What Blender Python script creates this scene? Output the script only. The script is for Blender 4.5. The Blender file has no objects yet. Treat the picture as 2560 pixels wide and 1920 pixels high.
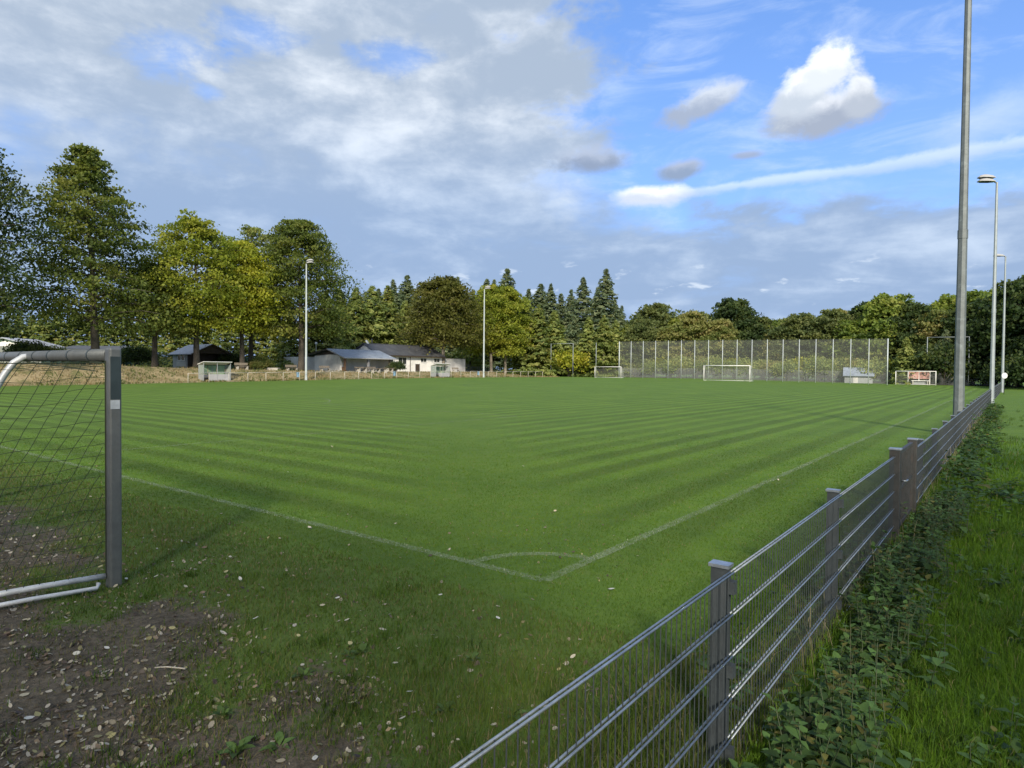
import bpy, math, random
import numpy as np
from mathutils import Vector, Matrix
random.seed(7); RNG = np.random.default_rng(7)
SC = bpy.context.scene; COL = SC.collection
R = math.radians

# ------------------------------------------------------------------ camera
EYE = 1.9
cam_d = bpy.data.cameras.new('camera'); cam = bpy.data.objects.new('camera', cam_d); COL.objects.link(cam)
cam_d.sensor_width = 36.0; cam_d.lens = 36.0 * 1626.5 / 2560.0
cam_d.clip_start = 0.05; cam_d.clip_end = 6000
_p, _r = 0.0211, 0.0095
_F = Vector((0, math.cos(_p), -math.sin(_p))); _R0 = Vector((1, 0, 0)); _U0 = Vector((0, math.sin(_p), math.cos(_p)))
_R = math.cos(_r) * _R0 + math.sin(_r) * _U0; _U = -math.sin(_r) * _R0 + math.cos(_r) * _U0
cam.matrix_world = Matrix(((_R.x, _U.x, -_F.x, 0), (_R.y, _U.y, -_F.y, 0), (_R.z, _U.z, -_F.z, EYE), (0, 0, 0, 1)))
SC.camera = cam
SC.view_settings.view_transform = 'Standard'; SC.view_settings.look = 'None'
SC.view_settings.gamma = 1.0; SC.view_settings.use_curve_mapping = False
SC.view_settings.exposure = 1.08
try:
    SC.cycles.max_bounces = 6; SC.cycles.transparent_max_bounces = 16; SC.cycles.caustics_reflective = False
    SC.cycles.caustics_refractive = False; SC.cycles.use_denoising = True
except Exception: pass

# ------------------------------------------------------------------ sun and sky
SUN_AZ, SUN_EL = -179.0, 28.0          # azimuth clockwise from +Y, elevation (degrees)
sun_d = bpy.data.lights.new('sun', 'SUN'); sun = bpy.data.objects.new('sun', sun_d); COL.objects.link(sun)
sun_d.energy = 2.7; sun_d.angle = R(6.0); sun_d.color = (1.0, 0.90, 0.74)
_sd = Vector((math.sin(R(SUN_AZ)) * math.cos(R(SUN_EL)), math.cos(R(SUN_AZ)) * math.cos(R(SUN_EL)), math.sin(R(SUN_EL))))
sun.rotation_euler = _sd.to_track_quat('Z', 'Y').to_euler(); sun.location = (0, 0, 60)

world = bpy.data.worlds.new('World'); SC.world = world; world.use_nodes = True
class Nt:
    """tiny arithmetic layer over a node tree"""
    def __init__(self, tree): self.t = tree; self.n = tree.nodes; self.l = tree.links
    def new(self, typ, **kw):
        n = self.n.new(typ)
        for k, v in kw.items(): setattr(n, k, v)
        return n
    def put(self, sock, v):
        if isinstance(v, bpy.types.NodeSocket): self.l.new(v, sock)
        else: sock.default_value = v
    def m(self, op, a, b=0.0, c=0.0, clamp=False):
        n = self.new('ShaderNodeMath', operation=op, use_clamp=clamp)
        self.put(n.inputs[0], a); self.put(n.inputs[1], b)
        if len(n.inputs) > 2: self.put(n.inputs[2], c)
        return n.outputs[0]
    def add(self, a, b): return self.m('ADD', a, b)
    def sub(self, a, b): return self.m('SUBTRACT', a, b)
    def mul(self, a, b): return self.m('MULTIPLY', a, b)
    def ss(self, x, lo, hi):
        n = self.new('ShaderNodeMapRange', interpolation_type='SMOOTHSTEP')
        self.put(n.inputs[0], x)
        if lo <= hi: n.inputs[1].default_value, n.inputs[2].default_value, n.inputs[3].default_value, n.inputs[4].default_value = lo, hi, 0, 1
        else: n.inputs[1].default_value, n.inputs[2].default_value, n.inputs[3].default_value, n.inputs[4].default_value = hi, lo, 1, 0
        return n.outputs[0]
    def mix(self, f, a, b, blend='MIX'):
        n = self.new('ShaderNodeMix', data_type='RGBA', blend_type=blend)
        self.put(n.inputs['Factor'], f)
        for s, v in ((n.inputs[6], a), (n.inputs[7], b)):
            self.put(s, v if isinstance(v, bpy.types.NodeSocket) else (v[0], v[1], v[2], 1))
        return n.outputs[2]
    def noise(self, vec, scale, detail=4, rough=0.55, dist=0.0, out=0):
        n = self.new('ShaderNodeTexNoise')
        if vec is not None: self.l.new(vec, n.inputs['Vector'])
        n.inputs['Scale'].default_value = scale; n.inputs['Detail'].default_value = detail
        n.inputs['Roughness'].default_value = rough; n.inputs['Distortion'].default_value = dist
        return n.outputs[out]
    def xyz(self, x, y, z=0.0):
        n = self.new('ShaderNodeCombineXYZ')
        for s, v in zip(n.inputs, (x, y, z)): self.put(s, v)
        return n.outputs[0]
    def sep(self, v):
        n = self.new('ShaderNodeSeparateXYZ'); self.l.new(v, n.inputs[0]); return n.outputs

def build_sky():
    w = Nt(world.node_tree); w.n.clear()
    out = w.new('ShaderNodeOutputWorld'); bg = w.new('ShaderNodeBackground'); bg.inputs[1].default_value = 0.080
    sky = w.new('ShaderNodeTexSky', sky_type='NISHITA'); sky.sun_disc = False
    sky.sun_elevation = R(SUN_EL); sky.sun_rotation = R(SUN_AZ % 360); sky.air_density = 1.0; sky.dust_density = 0.6; sky.ozone_density = 2.5
    dirv = w.new('ShaderNodeTexCoord').outputs['Generated']
    x, y, z = w.sep(dirv)
    az = w.m('ARCTAN2', x, y); el = w.m('ARCSINE', z)
    zz = w.add(w.m('MAXIMUM', z, 0.0), 0.13)
    P = w.xyz(w.m('DIVIDE', x, zz), w.m('DIVIDE', y, zz), 0.0)
    def dir_of(px, py):      # bearings taken off the photograph -> azimuth, elevation (radians)
        u = (px - 1280) / 1626.5; v = (926 - py - (px - 1280) * 0.0095) / 1626.5 * -1
        v = (926 + (px - 1280) * 0.0095 - py) / 1626.5
        return math.atan(u), math.atan(v / math.sqrt(1 + u * u))
    nA = w.noise(P, 0.75, 7, 0.50, 0.35)
    nB = w.noise(w.xyz(w.m('DIVIDE', x, zz), w.m('DIVIDE', y, zz), 3.7), 1.5, 6, 0.52, 0.5)
    nC = w.noise(w.xyz(w.mul(az, 1.0), w.mul(el, 2.2), 5.0), 9.0, 7, 0.6, 0.2)
    nD = w.noise(w.xyz(az, w.mul(el, 1.25), 9.0), 26.0, 6, 0.62, 0.3)
    # main cloud sheet: thick everywhere but in a gap high on the right
    gap = w.mul(w.mul(w.ss(w.add(az, w.mul(w.sub(nC, .5), .6)), -0.06, 0.24), w.ss(w.sub(el, w.mul(w.sub(nC, .5), .16)), 0.18, 0.30)), w.ss(az, 1.5, 0.9))
    cov = w.ss(w.sub(w.add(nA, w.add(w.mul(w.sub(nC, 0.5), 0.26), w.mul(w.sub(nD, 0.5), 0.14))), w.mul(gap, 0.46)), 0.13, 0.44)
    holes = w.ss(w.add(w.mul(nA, 0.7), w.mul(nB, 0.3)), 0.27, 0.40)
    holes = w.m('MAXIMUM', holes, w.ss(el, 0.34, 0.22))
    cov = w.mul(cov, holes)
    for hx, hy, hrx, hry in ((440, 150, 150, 55), (640, 85, 130, 45), (1000, 150, 120, 45), (520, 235, 60, 22)):
        ha, he = dir_of(hx, hy); qa = w.m('DIVIDE', w.sub(az, ha), hrx / 1626.5 * math.cos(ha) ** 2); qe = w.m('DIVIDE', w.sub(el, he), hry / 1626.5)
        qr = w.add(w.m('SQRT', w.add(w.mul(qa, qa), w.mul(qe, qe))), w.add(w.mul(w.sub(nC, .5), 2.6), w.mul(w.sub(nD, .5), 1.2)))
        cov = w.mul(cov, w.sub(1.0, w.mul(w.ss(qr, 1.1, 0.1), 0.72)))
    lit = w.ss(w.add(w.add(w.mul(nB, 0.52), w.mul(nC, 0.38)), w.mul(nD, 0.10)), 0.45, 0.70)
    hi = w.ss(el, 0.20, 0.42)
    dark = w.mix(hi, (2.05, 2.85, 4.25), (2.6, 3.2, 4.1))
    dark = w.mix(w.ss(el, 0.10, 0.0), dark, (2.5, 3.5, 5.8))
    brt = w.mix(hi, (3.7, 4.5, 5.7), (5.6, 6.0, 6.5))
    cloud = w.mix(lit, dark, brt)
    blue = w.mix(1.0, sky.outputs[0], (0.62, 0.98, 1.55), 'MULTIPLY')
    blue = w.mix(w.ss(el, 0.30, 0.02), blue, (2.4, 4.0, 7.2))
    blue = w.mix(0.7, blue, w.mix(w.ss(el, 0.1, 0.55), (2.3, 3.7, 6.6), (1.3, 2.5, 5.3)))
    veil = w.mul(w.ss(w.noise(w.xyz(w.mul(az, 1.0), w.mul(el, 3.2), 1.0), 5.0, 8, 0.62, 0.8), 0.46, 0.76), 0.45)
    c = w.mix(veil, blue, (4.6, 5.4, 6.6))
    c = w.mix(cov, c, cloud)
    # bright small puffs low over the wood
    puff = w.mul(w.ss(w.noise(w.xyz(az, w.mul(el, 2.6), 2.0), 17.0, 5, 0.55, 0.2), 0.60, 0.70), w.mul(w.ss(el, 0.02, 0.05), w.ss(el, 0.20, 0.12)))
    c = w.mix(w.mul(puff, 0.45), c, (6.4, 6.9, 7.4))
    def blob(c, px, py, rx, ry, top, bottom, soft=0.45, rag=0.9, sh=0.0, amt=1.0):
        a0, e0 = dir_of(px, py)
        da = w.m('DIVIDE', w.sub(az, a0), rx / 1626.5 * math.cos(a0) ** 2); de = w.m('DIVIDE', w.sub(el, e0), ry / 1626.5 * math.cos(a0))
        da = w.sub(da, w.mul(de, sh))
        rr = w.m('SQRT', w.add(w.mul(da, da), w.mul(de, de)))
        rr = w.add(rr, w.add(w.mul(w.sub(nD, 0.5), rag), w.mul(w.sub(nC, 0.5), rag * 1.3)))
        mk = w.mul(w.ss(rr, 1.0, 1.0 - soft), amt)
        li = w.ss(w.add(de, w.mul(w.sub(nD, 0.5), 1.3)), -0.25, 0.55)
        return w.mix(mk, c, w.mix(li, bottom, top))
    # long streak rising to the right
    a1, e1 = dir_of(1640, 488); a2, e2 = dir_of(2480, 372)
    sl = (e2 - e1) / (a2 - a1)
    t = w.m('DIVIDE', w.sub(az, a1), a2 - a1)
    off = w.sub(el, w.add(e1, w.mul(w.sub(az, a1), sl)))
    wd = w.add(0.008, w.mul(w.m('MAXIMUM', t, 0.0), 0.004))
    sr = w.m('DIVIDE', w.m('ABSOLUTE', w.add(off, w.mul(w.sub(nC, .5), 0.02))), wd)
    smk = w.mul(w.ss(w.add(sr, w.mul(w.sub(nD, .5), 1.1)), 1.05, 0.25), w.mul(w.ss(t, -0.12, 0.06), w.ss(t, 1.7, 1.2)))
    sli = w.ss(w.m('DIVIDE', off, wd), -0.7, 0.6)
    c = w.mix(w.mul(smk, 0.46), c, w.mix(sli, (4.0, 4.7, 6.0), (6.2, 6.7, 7.4)))
    c = blob(c, 1630, 492, 130, 30, (6.8, 7.0, 7.2), (4.4, 4.9, 5.8), 0.6, 0.7)
    c = blob(c, 2470, 300, 230, 95, (5.2, 5.9, 7.2), (4.2, 5.0, 6.4), 0.9, 0.8, 0.6, 0.4)
    c = blob(c, 1745, 270, 105, 62, (4.4, 4.9, 5.7), (2.5, 3.0, 4.0), 0.6, 0.9, 0.7)
    c = blob(c, 1480, 405, 125, 45, (3.1, 3.6, 4.6), (1.9, 2.4, 3.4), 0.7, 0.8)
    c = blob(c, 1690, 430, 80, 32, (3.0, 3.5, 4.6), (1.9, 2.5, 3.6), 0.7, 0.8, 0.4)
    c = blob(c, 1855, 392, 52, 13, (2.6, 3.2, 4.6), (2.3, 2.9, 4.2), 0.8, 0.6)
    c = blob(c, 2038, 285, 172, 66, (5.4, 5.7, 6.2), (2.5, 2.9, 3.7), 0.55, 0.9)
    c = blob(c, 2135, 250, 58, 58, (5.6, 5.9, 6.3), (3.2, 3.6, 4.3), 0.5, 0.9)
    c = blob(c, 2000, 232, 100, 78, (7.0, 7.2, 7.4), (3.8, 4.3, 5.0), 0.6, 1.1, 0.35)
    c = blob(c, 2052, 180, 84, 66, (7.6, 7.7, 7.7), (5.2, 5.6, 6.0), 0.6, 1.1, 0.2)
    w.l.new(c, bg.inputs[0]); w.l.new(bg.outputs[0], out.inputs[0])
build_sky()

# ------------------------------------------------------------------ pitch frame and ground height
YAW = 0.6516; CORNER = np.array([0.3047, 5.83]); PW, PL = 65.7, 99.5
TV = np.array([math.sin(YAW), math.cos(YAW)]); NV = np.array([-math.cos(YAW), math.sin(YAW)])
ROTZ = math.atan2(TV[1], TV[0])          # local x = along the touchline, local y = left of it
def W2(a, l): return CORNER + a * TV + l * NV
def la(x, y):
    dx = np.asarray(x) - CORNER[0]; dy = np.asarray(y) - CORNER[1]
    return dx * NV[0] + dy * NV[1], dx * TV[0] + dy * TV[1]
def S(lo, hi, v):
    t = np.clip((np.asarray(v, float) - lo) / (hi - lo), 0, 1); return t * t * (3 - 2 * t)
_vn = np.random.default_rng(3).random((256, 256))
def vnoise(x, y, s=1.0):
    x = np.asarray(x, float) * s + 1000.3; y = np.asarray(y, float) * s + 1000.7
    xi = np.floor(x).astype(int); yi = np.floor(y).astype(int); fx = x - xi; fy = y - yi
    fx = fx * fx * (3 - 2 * fx); fy = fy * fy * (3 - 2 * fy)
    g = lambda i, j: _vn[(xi + i) % 256, (yi + j) % 256]
    return (g(0, 0) * (1 - fx) + g(1, 0) * fx) * (1 - fy) + (g(0, 1) * (1 - fx) + g(1, 1) * fx) * fy
def fbm(x, y, s=1.0, o=4):
    v = 0; amp = 0.5; tot = 0
    for k in range(o): v = v + amp * vnoise(np.asarray(x) + 17 * k, np.asarray(y) - 9 * k, s * 2 ** k); tot += amp; amp *= 0.55
    return v / tot
def gz(a, l):
    a = np.asarray(a, float); l = np.asarray(l, float)
    base = 0.65 * S(0, 50, l) * S(0, 80, a) + 0.18 * S(100, 110, a) * (1 - S(0, 50, l)) * S(-12, 2, l)
    base = base - 0.12 * (1 - S(-3.0, -1.6, l)) * (1 - S(60, 100, a))
    wob = (fbm(a, l, 0.12) - 0.5)
    T = S(68.6, 73.5, l + wob * 2.2) * (1 - S(88, 103, a + wob * 4)) * S(-60, -30, a)
    zt = 2.05 - 0.6 * S(15, 60, a) + wob * 0.25
    z = base + (zt - base) * T
    z = z + (fbm(a, l, 0.9) - 0.5) * 0.05 * (1 - S(-4, -1, a) * S(-2, -1, l) * (1 - S(60, 68, l)) * (1 - S(100, 106, a)))
    return z
def gzw(x, y):
    l, a = la(x, y); return gz(a, l)
def soilmask(x, y):
    s = ((np.asarray(x) + 0.8) * 5.1 + (np.asarray(y) - 3.1) * 5.5) / 7.5 + 0.02
    n = fbm(x, y, 1.3) - 0.5; n2 = fbm(np.asarray(x) + 50, y, 4.0) - 0.5
    m = S(0.85, -0.75, 1) if False else 1 - S(-0.8, 0.75, s + n * 1.6 + n2 * 0.9)
    lq, aq = la(x, y)
    rough = (1 - S(-1.8, -0.2, aq + n * 1.2)) * S(-2.6, -1.8, lq) * np.clip(.06 + n2 * 1.2 + n * .8, 0, .34)
    return np.clip(np.maximum(m, rough), 0, 1)

# ------------------------------------------------------------------ helpers
MATS = {}
def new_mat(name):
    m = bpy.data.materials.new(name); m.use_nodes = True; t = Nt(m.node_tree); t.n.clear()
    o = t.new('ShaderNodeOutputMaterial'); b = t.new('ShaderNodeBsdfPrincipled'); t.l.new(b.outputs[0], o.inputs[0])
    MATS[name] = m
    return m, t, b, o
def simple(name, col, rough=0.6, metal=0.0, var=0.25, scale=6.0, bump=0.0, bscale=40.0, dirt=None, spec=0.5):
    m, t, b, o = new_mat(name)
    co = t.new('ShaderNodeTexCoord').outputs['Object']
    n1 = t.noise(co, scale, 6, 0.62); n2 = t.noise(co, scale * 7.3, 4, 0.6)
    f = t.ss(t.add(t.mul(n1, 0.7), t.mul(n2, 0.3)), 0.3, 0.7)
    lo = [c * (1 - var) for c in col]; hi = [min(1, c * (1 + var * 0.6)) for c in col]
    c = t.mix(f, lo, hi)
    if dirt:
        c = t.mix(t.mul(t.ss(t.noise(co, scale * 0.6, 8, 0.7, 0.6), 0.50, 0.72), 0.7), c, dirt)
    t.l.new(c, b.inputs['Base Color']); b.inputs['Metallic'].default_value = metal
    t.l.new(t.add(rough - 0.08, t.mul(n2, 0.16)), b.inputs['Roughness'])
    b.inputs['Specular IOR Level'].default_value = spec
    if bump:
        bp = t.new('ShaderNodeBump'); bp.inputs['Strength'].default_value = bump; bp.inputs['Distance'].default_value = 0.01
        t.l.new(t.noise(co, bscale, 5, 0.6), bp.inputs['Height']); t.l.new(bp.outputs[0], b.inputs['Normal'])
    return m
def leafy(name, trans=0.35, rough=0.55, gain=1.0, spec=0.25):
    m, t, b, o = new_mat(name)
    at = t.new('ShaderNodeAttribute', attribute_name='Col').outputs['Color']
    if gain != 1.0: at = t.mix(1.0, at, (gain, gain, gain), 'MULTIPLY')
    t.l.new(at, b.inputs['Base Color']); b.inputs['Roughness'].default_value = rough; b.inputs['Specular IOR Level'].default_value = spec
    tr = t.new('ShaderNodeBsdfTranslucent'); t.l.new(t.mix(1.0, at, (1.25, 1.2, 0.7), 'MULTIPLY'), tr.inputs[0])
    mx = t.new('ShaderNodeMixShader'); mx.inputs[0].default_value = trans
    t.l.new(b.outputs[0], mx.inputs[1]); t.l.new(tr.outputs[0], mx.inputs[2]); t.l.new(mx.outputs[0], o.inputs[0])
    return m
def netmat(name, col, cover, rough=0.8):
    m, t, b, o = new_mat(name)
    b.inputs['Base Color'].default_value = (*col, 1); b.inputs['Roughness'].default_value = rough
    co = t.new('ShaderNodeTexCoord').outputs['Object']
    tp = t.new('ShaderNodeBsdfTransparent'); mx = t.new('ShaderNodeMixShader')
    f = t.m('MULTIPLY', t.add(0.75, t.mul(t.noise(co, 0.7, 4), 0.5)), cover)
    t.l.new(f, mx.inputs[0]); t.l.new(tp.outputs[0], mx.inputs[1]); t.l.new(b.outputs[0], mx.inputs[2]); t.l.new(mx.outputs[0], o.inputs[0])
    return m

GALV = simple('galvanised_steel', (0.36, 0.40, 0.44), 0.42, 0.75, 0.30, 14, 0.15, 160, (0.20, 0.22, 0.23))
GALVD = simple('weathered_steel', (0.042, 0.052, 0.058), 0.7, 0.2, 0.35, 9, 0.2, 120, (0.06, 0.066, 0.07))
POLE = simple('pole_steel', (0.15, 0.17, 0.175), 0.6, 0.3, 0.22, 5, 0.12, 60, (0.25, 0.29, 0.30))
GATE = simple('gate_steel', (0.055, 0.056, 0.055), 0.6, 0.4, 0.35, 9, 0.25, 90, (0.08, 0.062, 0.05))
ALU = simple('goal_aluminium', (0.14, 0.15, 0.15), 0.5, 0.35, 0.18, 8, 0.1, 120, (0.14, 0.14, 0.13))
ALUW = simple('goal_bar_pale', (0.55, 0.57, 0.58), 0.45, 0.2, 0.2, 8, 0.1, 120, (0.3, 0.3, 0.29))
DARKTAPE = simple('dark_sleeve', (0.03, 0.045, 0.05), 0.5)
STICK = simple('sticker', (0.42, 0.46, 0.5), 0.5)
NETG = simple('net_cord_green', (0.025, 0.04, 0.018), 0.8)
WHITEP = simple('white_paint', (0.78, 0.78, 0.76), 0.5, 0, 0.08, 3, 0, 40, (0.55, 0.55, 0.52))
WALLW = simple('whitewashed_wall', (0.82, 0.81, 0.78), 0.85, 0, 0.14, 0.7, 0.3, 14, (0.58, 0.57, 0.54))
WALLG = simple('grey_render_wall', (0.58, 0.57, 0.56), 0.88, 0, 0.25, 0.5, 0.3, 14, (0.36, 0.35, 0.35))
WALLB = simple('pale_board_wall', (0.40, 0.40, 0.41), 0.8, 0, 0.15, 1.5, 0.2, 20, (0.26, 0.24, 0.22))
ROOFB = simple('blue_grey_roof', (0.24, 0.28, 0.34), 0.55, 0, 0.22, 1.2, 0.2, 20, (0.10, 0.115, 0.13))
ROOFD = simple('dark_slate_roof', (0.065, 0.068, 0.078), 0.62, 0, 0.35, 1.0, 0.4, 16, (0.12, 0.12, 0.115))
ROOFL = simple('light_grey_roof', (0.36, 0.38, 0.43), 0.6, 0, 0.18, 1.5, 0.2, 20, (0.20, 0.21, 0.22))
WOODD = simple('dark_timber', (0.055, 0.040, 0.028), 0.8, 0, 0.35, 4, 0.3, 30)
WOODL = simple('weathered_timber', (0.26, 0.22, 0.17), 0.8, 0, 0.3, 5, 0.3, 30, (0.16, 0.13, 0.10))
BRICKY = simple('brown_brickwork', (0.20, 0.12, 0.07), 0.85, 0, 0.35, 6, 0.3, 30)
CONC = simple('concrete', (0.42, 0.40, 0.36), 0.85, 0, 0.22, 4, 0.3, 30, (0.25, 0.24, 0.2))
GLASS = simple('window_glass', (0.03, 0.035, 0.04), 0.12, 0, 0.2, 2)
BLUEB = simple('blue_plastic', (0.20, 0.34, 0.50), 0.5, 0, 0.15, 4, 0, 40, (0.3, 0.36, 0.42))
GREENP = simple('pale_green_panel', (0.24, 0.36, 0.22), 0.5, 0, 0.2, 3, 0, 40, (0.36, 0.42, 0.34))
GREYP = simple('grey_panel', (0.28, 0.30, 0.31), 0.6, 0, 0.2, 4, 0, 40, (0.24, 0.25, 0.25))
BARK = simple('bark', (0.085, 0.072, 0.058), 0.9, 0, 0.4, 7, 0.8, 18, (0.13, 0.13, 0.10))
BARKP = simple('pale_bark', (0.26, 0.225, 0.18), 0.9, 0, 0.35, 6, 0.7, 18, (0.14, 0.13, 0.10))
REDB = simple('faded_red_board', (0.40, 0.20, 0.17), 0.7, 0, 0.3, 2.2, 0, 40, (0.60, 0.48, 0.44))
PALEP = simple('pale_weathered_paint', (0.46, 0.43, 0.37), 0.7, 0, 0.15, 4, 0, 40, (0.4, 0.36, 0.3))
NPOST = simple('pale_post_steel', (0.50, 0.55, 0.57), 0.5, 0.15, 0.15, 3, 0, 40, (0.38, 0.42, 0.43))
MPOLE = simple('grey_pole_steel', (0.31, 0.35, 0.37), 0.55, 0.25, 0.15, 3, 0, 40, (0.25, 0.28, 0.29))
STRAW = simple('dry_stalk', (0.55, 0.50, 0.40), 0.8)
YELP = simple('yellow_paint', (0.62, 0.50, 0.10), 0.6)
NETGREY = netmat('grey_ball_net', (0.30, 0.315, 0.30), 0.17)
NETWHITE = netmat('white_goal_net', (0.55, 0.56, 0.55), 0.11)
NETDARK = netmat('grey_wire_mesh', (0.20, 0.21, 0.22), 0.36)
NETGREEN = netmat('green_screen_mesh', (0.035, 0.085, 0.065), 0.72)
ACRYL = netmat('scuffed_acrylic', (0.42, 0.47, 0.46), 0.42, 0.3)
LEAFM = leafy('tree_leaves', 0.50, 0.55, 1.15)
GRASSM = leafy('grass_blades', 0.35, 0.6, 1.0, 0.15)
WEEDM = leafy('weed_leaves', 0.30, 0.6, 1.0, 0.15)
LITTM = leafy('dead_leaves', 0.12, 0.6, 1.0, 0.35)

class MB:
    def __init__(self): self.v = []; self.f = []
    def quad(self, *p): i = len(self.v); self.v += [tuple(q) for q in p]; self.f.append(tuple(range(i, i + len(p)))); return self
    def box(self, x0, x1, y0, y1, z0, z1):
        i = len(self.v)
        self.v += [(x0, y0, z0), (x1, y0, z0), (x1, y1, z0), (x0, y1, z0), (x0, y0, z1), (x1, y0, z1), (x1, y1, z1), (x0, y1, z1)]
        self.f += [tuple(i + k for k in q) for q in ((0, 3, 2, 1), (4, 5, 6, 7), (0, 1, 5, 4), (1, 2, 6, 5), (2, 3, 7, 6), (3, 0, 4, 7))]
        return self
    def cbox(self, c, s): return self.box(c[0] - s[0] / 2, c[0] + s[0] / 2, c[1] - s[1] / 2, c[1] + s[1] / 2, c[2] - s[2] / 2, c[2] + s[2] / 2)
    def tube(self, pts, rad, n=8, cap=True):
        pts = [Vector(p) for p in pts]; rad = rad if isinstance(rad, (list, tuple)) else [rad] * len(pts)
        i0 = len(self.v); prev = None
        for k, p in enumerate(pts):
            d = (pts[min(k + 1, len(pts) - 1)] - pts[max(k - 1, 0)]).normalized()
            if prev is None: prev = d.orthogonal().normalized()
            u = (prev - d * prev.dot(d)); u = u.normalized() if u.length > 1e-6 else d.orthogonal().normalized()
            prev = u; v = d.cross(u)
            for j in range(n):
                a = 2 * math.pi * j / n; self.v.append(tuple(p + (u * math.cos(a) + v * math.sin(a)) * rad[k]))
        for k in range(len(pts) - 1):
            for j in range(n):
                a, b = i0 + k * n + j, i0 + k * n + (j + 1) % n; self.f.append((a, b, b + n, a + n))
        if cap:
            self.f.append(tuple(i0 + j for j in range(n))[::-1]); self.f.append(tuple(i0 + (len(pts) - 1) * n + j for j in range(n)))
        return self
    def slab(self, poly, d):      # polygon extruded by vector d
        i = len(self.v); n = len(poly); self.v += [tuple(p) for p in poly] + [tuple(Vector(p) + Vector(d)) for p in poly]
        self.f.append(tuple(i + k for k in range(n))[::-1]); self.f.append(tuple(i + n + k for k in range(n)))
        for k in range(n): self.f.append((i + k, i + (k + 1) % n, i + n + (k + 1) % n, i + n + k))
        return self
    def mesh(self, name):
        me = bpy.data.meshes.new(name); me.from_pydata(self.v, [], self.f); me.update(); return me
    def build(self, name, mat, parent=None, smooth=False, bevel=0.0):
        me = self.mesh(name); me.materials.append(mat)
        if smooth:
            for p in me.polygons: p.use_smooth = len(p.vertices) == 4
        o = bpy.data.objects.new(name, me); COL.objects.link(o); o.parent = parent
        if bevel:
            b = o.modifiers.new('bevel', 'BEVEL'); b.width = bevel; b.segments = 2; b.limit_method = 'ANGLE'
        return o
def tag(o, label=None, cat=None, group=None, kind=None):
    if label: o['label'] = label
    if cat: o['category'] = cat
    if group: o['group'] = group
    if kind: o['kind'] = kind
    return o
def thing(name, label, cat, loc=(0, 0, 0), rz=0.0, group=None):
    o = bpy.data.objects.new(name, None); COL.objects.link(o); o.location = loc; o.rotation_euler = (0, 0, rz)
    o.empty_display_size = 0.2
    return tag(o, label, cat, group)
def place(name, me, parent=None, loc=(0, 0, 0), rot=(0, 0, 0)):
    o = bpy.data.objects.new(name, me); COL.objects.link(o); o.parent = parent; o.location = loc; o.rotation_euler = rot; return o
def np_mesh(name, verts, faces, mat, col=None, smooth=False):
    verts = np.ascontiguousarray(verts, np.float32); faces = np.ascontiguousarray(faces, np.int32)
    me = bpy.data.meshes.new(name); nv, (nf, k) = len(verts), faces.shape
    me.vertices.add(nv); me.vertices.foreach_set('co', verts.ravel())
    me.loops.add(nf * k); me.loops.foreach_set('vertex_index', faces.ravel())
    me.polygons.add(nf); me.polygons.foreach_set('loop_start', np.arange(0, nf * k, k, dtype=np.int32))
    try: me.polygons.foreach_set('loop_total', np.full(nf, k, np.int32))
    except Exception: pass
    if smooth: me.polygons.foreach_set('use_smooth', np.ones(nf, bool))
    me.update(calc_edges=True); me.validate()
    if col is not None:
        at = me.color_attributes.new('Col', 'FLOAT_COLOR', 'POINT')
        c4 = np.ones((nv, 4), np.float32); c4[:, :3] = col; at.data.foreach_set('color', c4.ravel())
    me.materials.append(mat); return me
ORD = ['', 'first', 'second', 'third', 'fourth', 'fifth', 'sixth', 'seventh', 'eighth', 'ninth', 'tenth', 'eleventh', 'twelfth', 'thirteenth',
       'fourteenth', 'fifteenth', 'sixteenth', 'seventeenth', 'eighteenth', 'nineteenth']
def ordinal(n):
    if n < 20: return ORD[n]
    tens = {2: ('twentieth', 'twenty'), 3: ('thirtieth', 'thirty'), 4: ('fortieth', 'forty')}[n // 10]
    return tens[0] if n % 10 == 0 else tens[1] + '-' + ORD[n % 10]
def brg(px, dist):                 # surveyed bearing (photo column) and forward distance -> ground x, y
    return ((px - 1280) / 1626.5 * dist, dist)
def ground_at(x, y): return float(gzw(x, y))
def PLoc(a, l, dz=0.0):
    p = W2(a, l); return (float(p[0]), float(p[1]), float(gz(a, l)) + dz)

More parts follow.
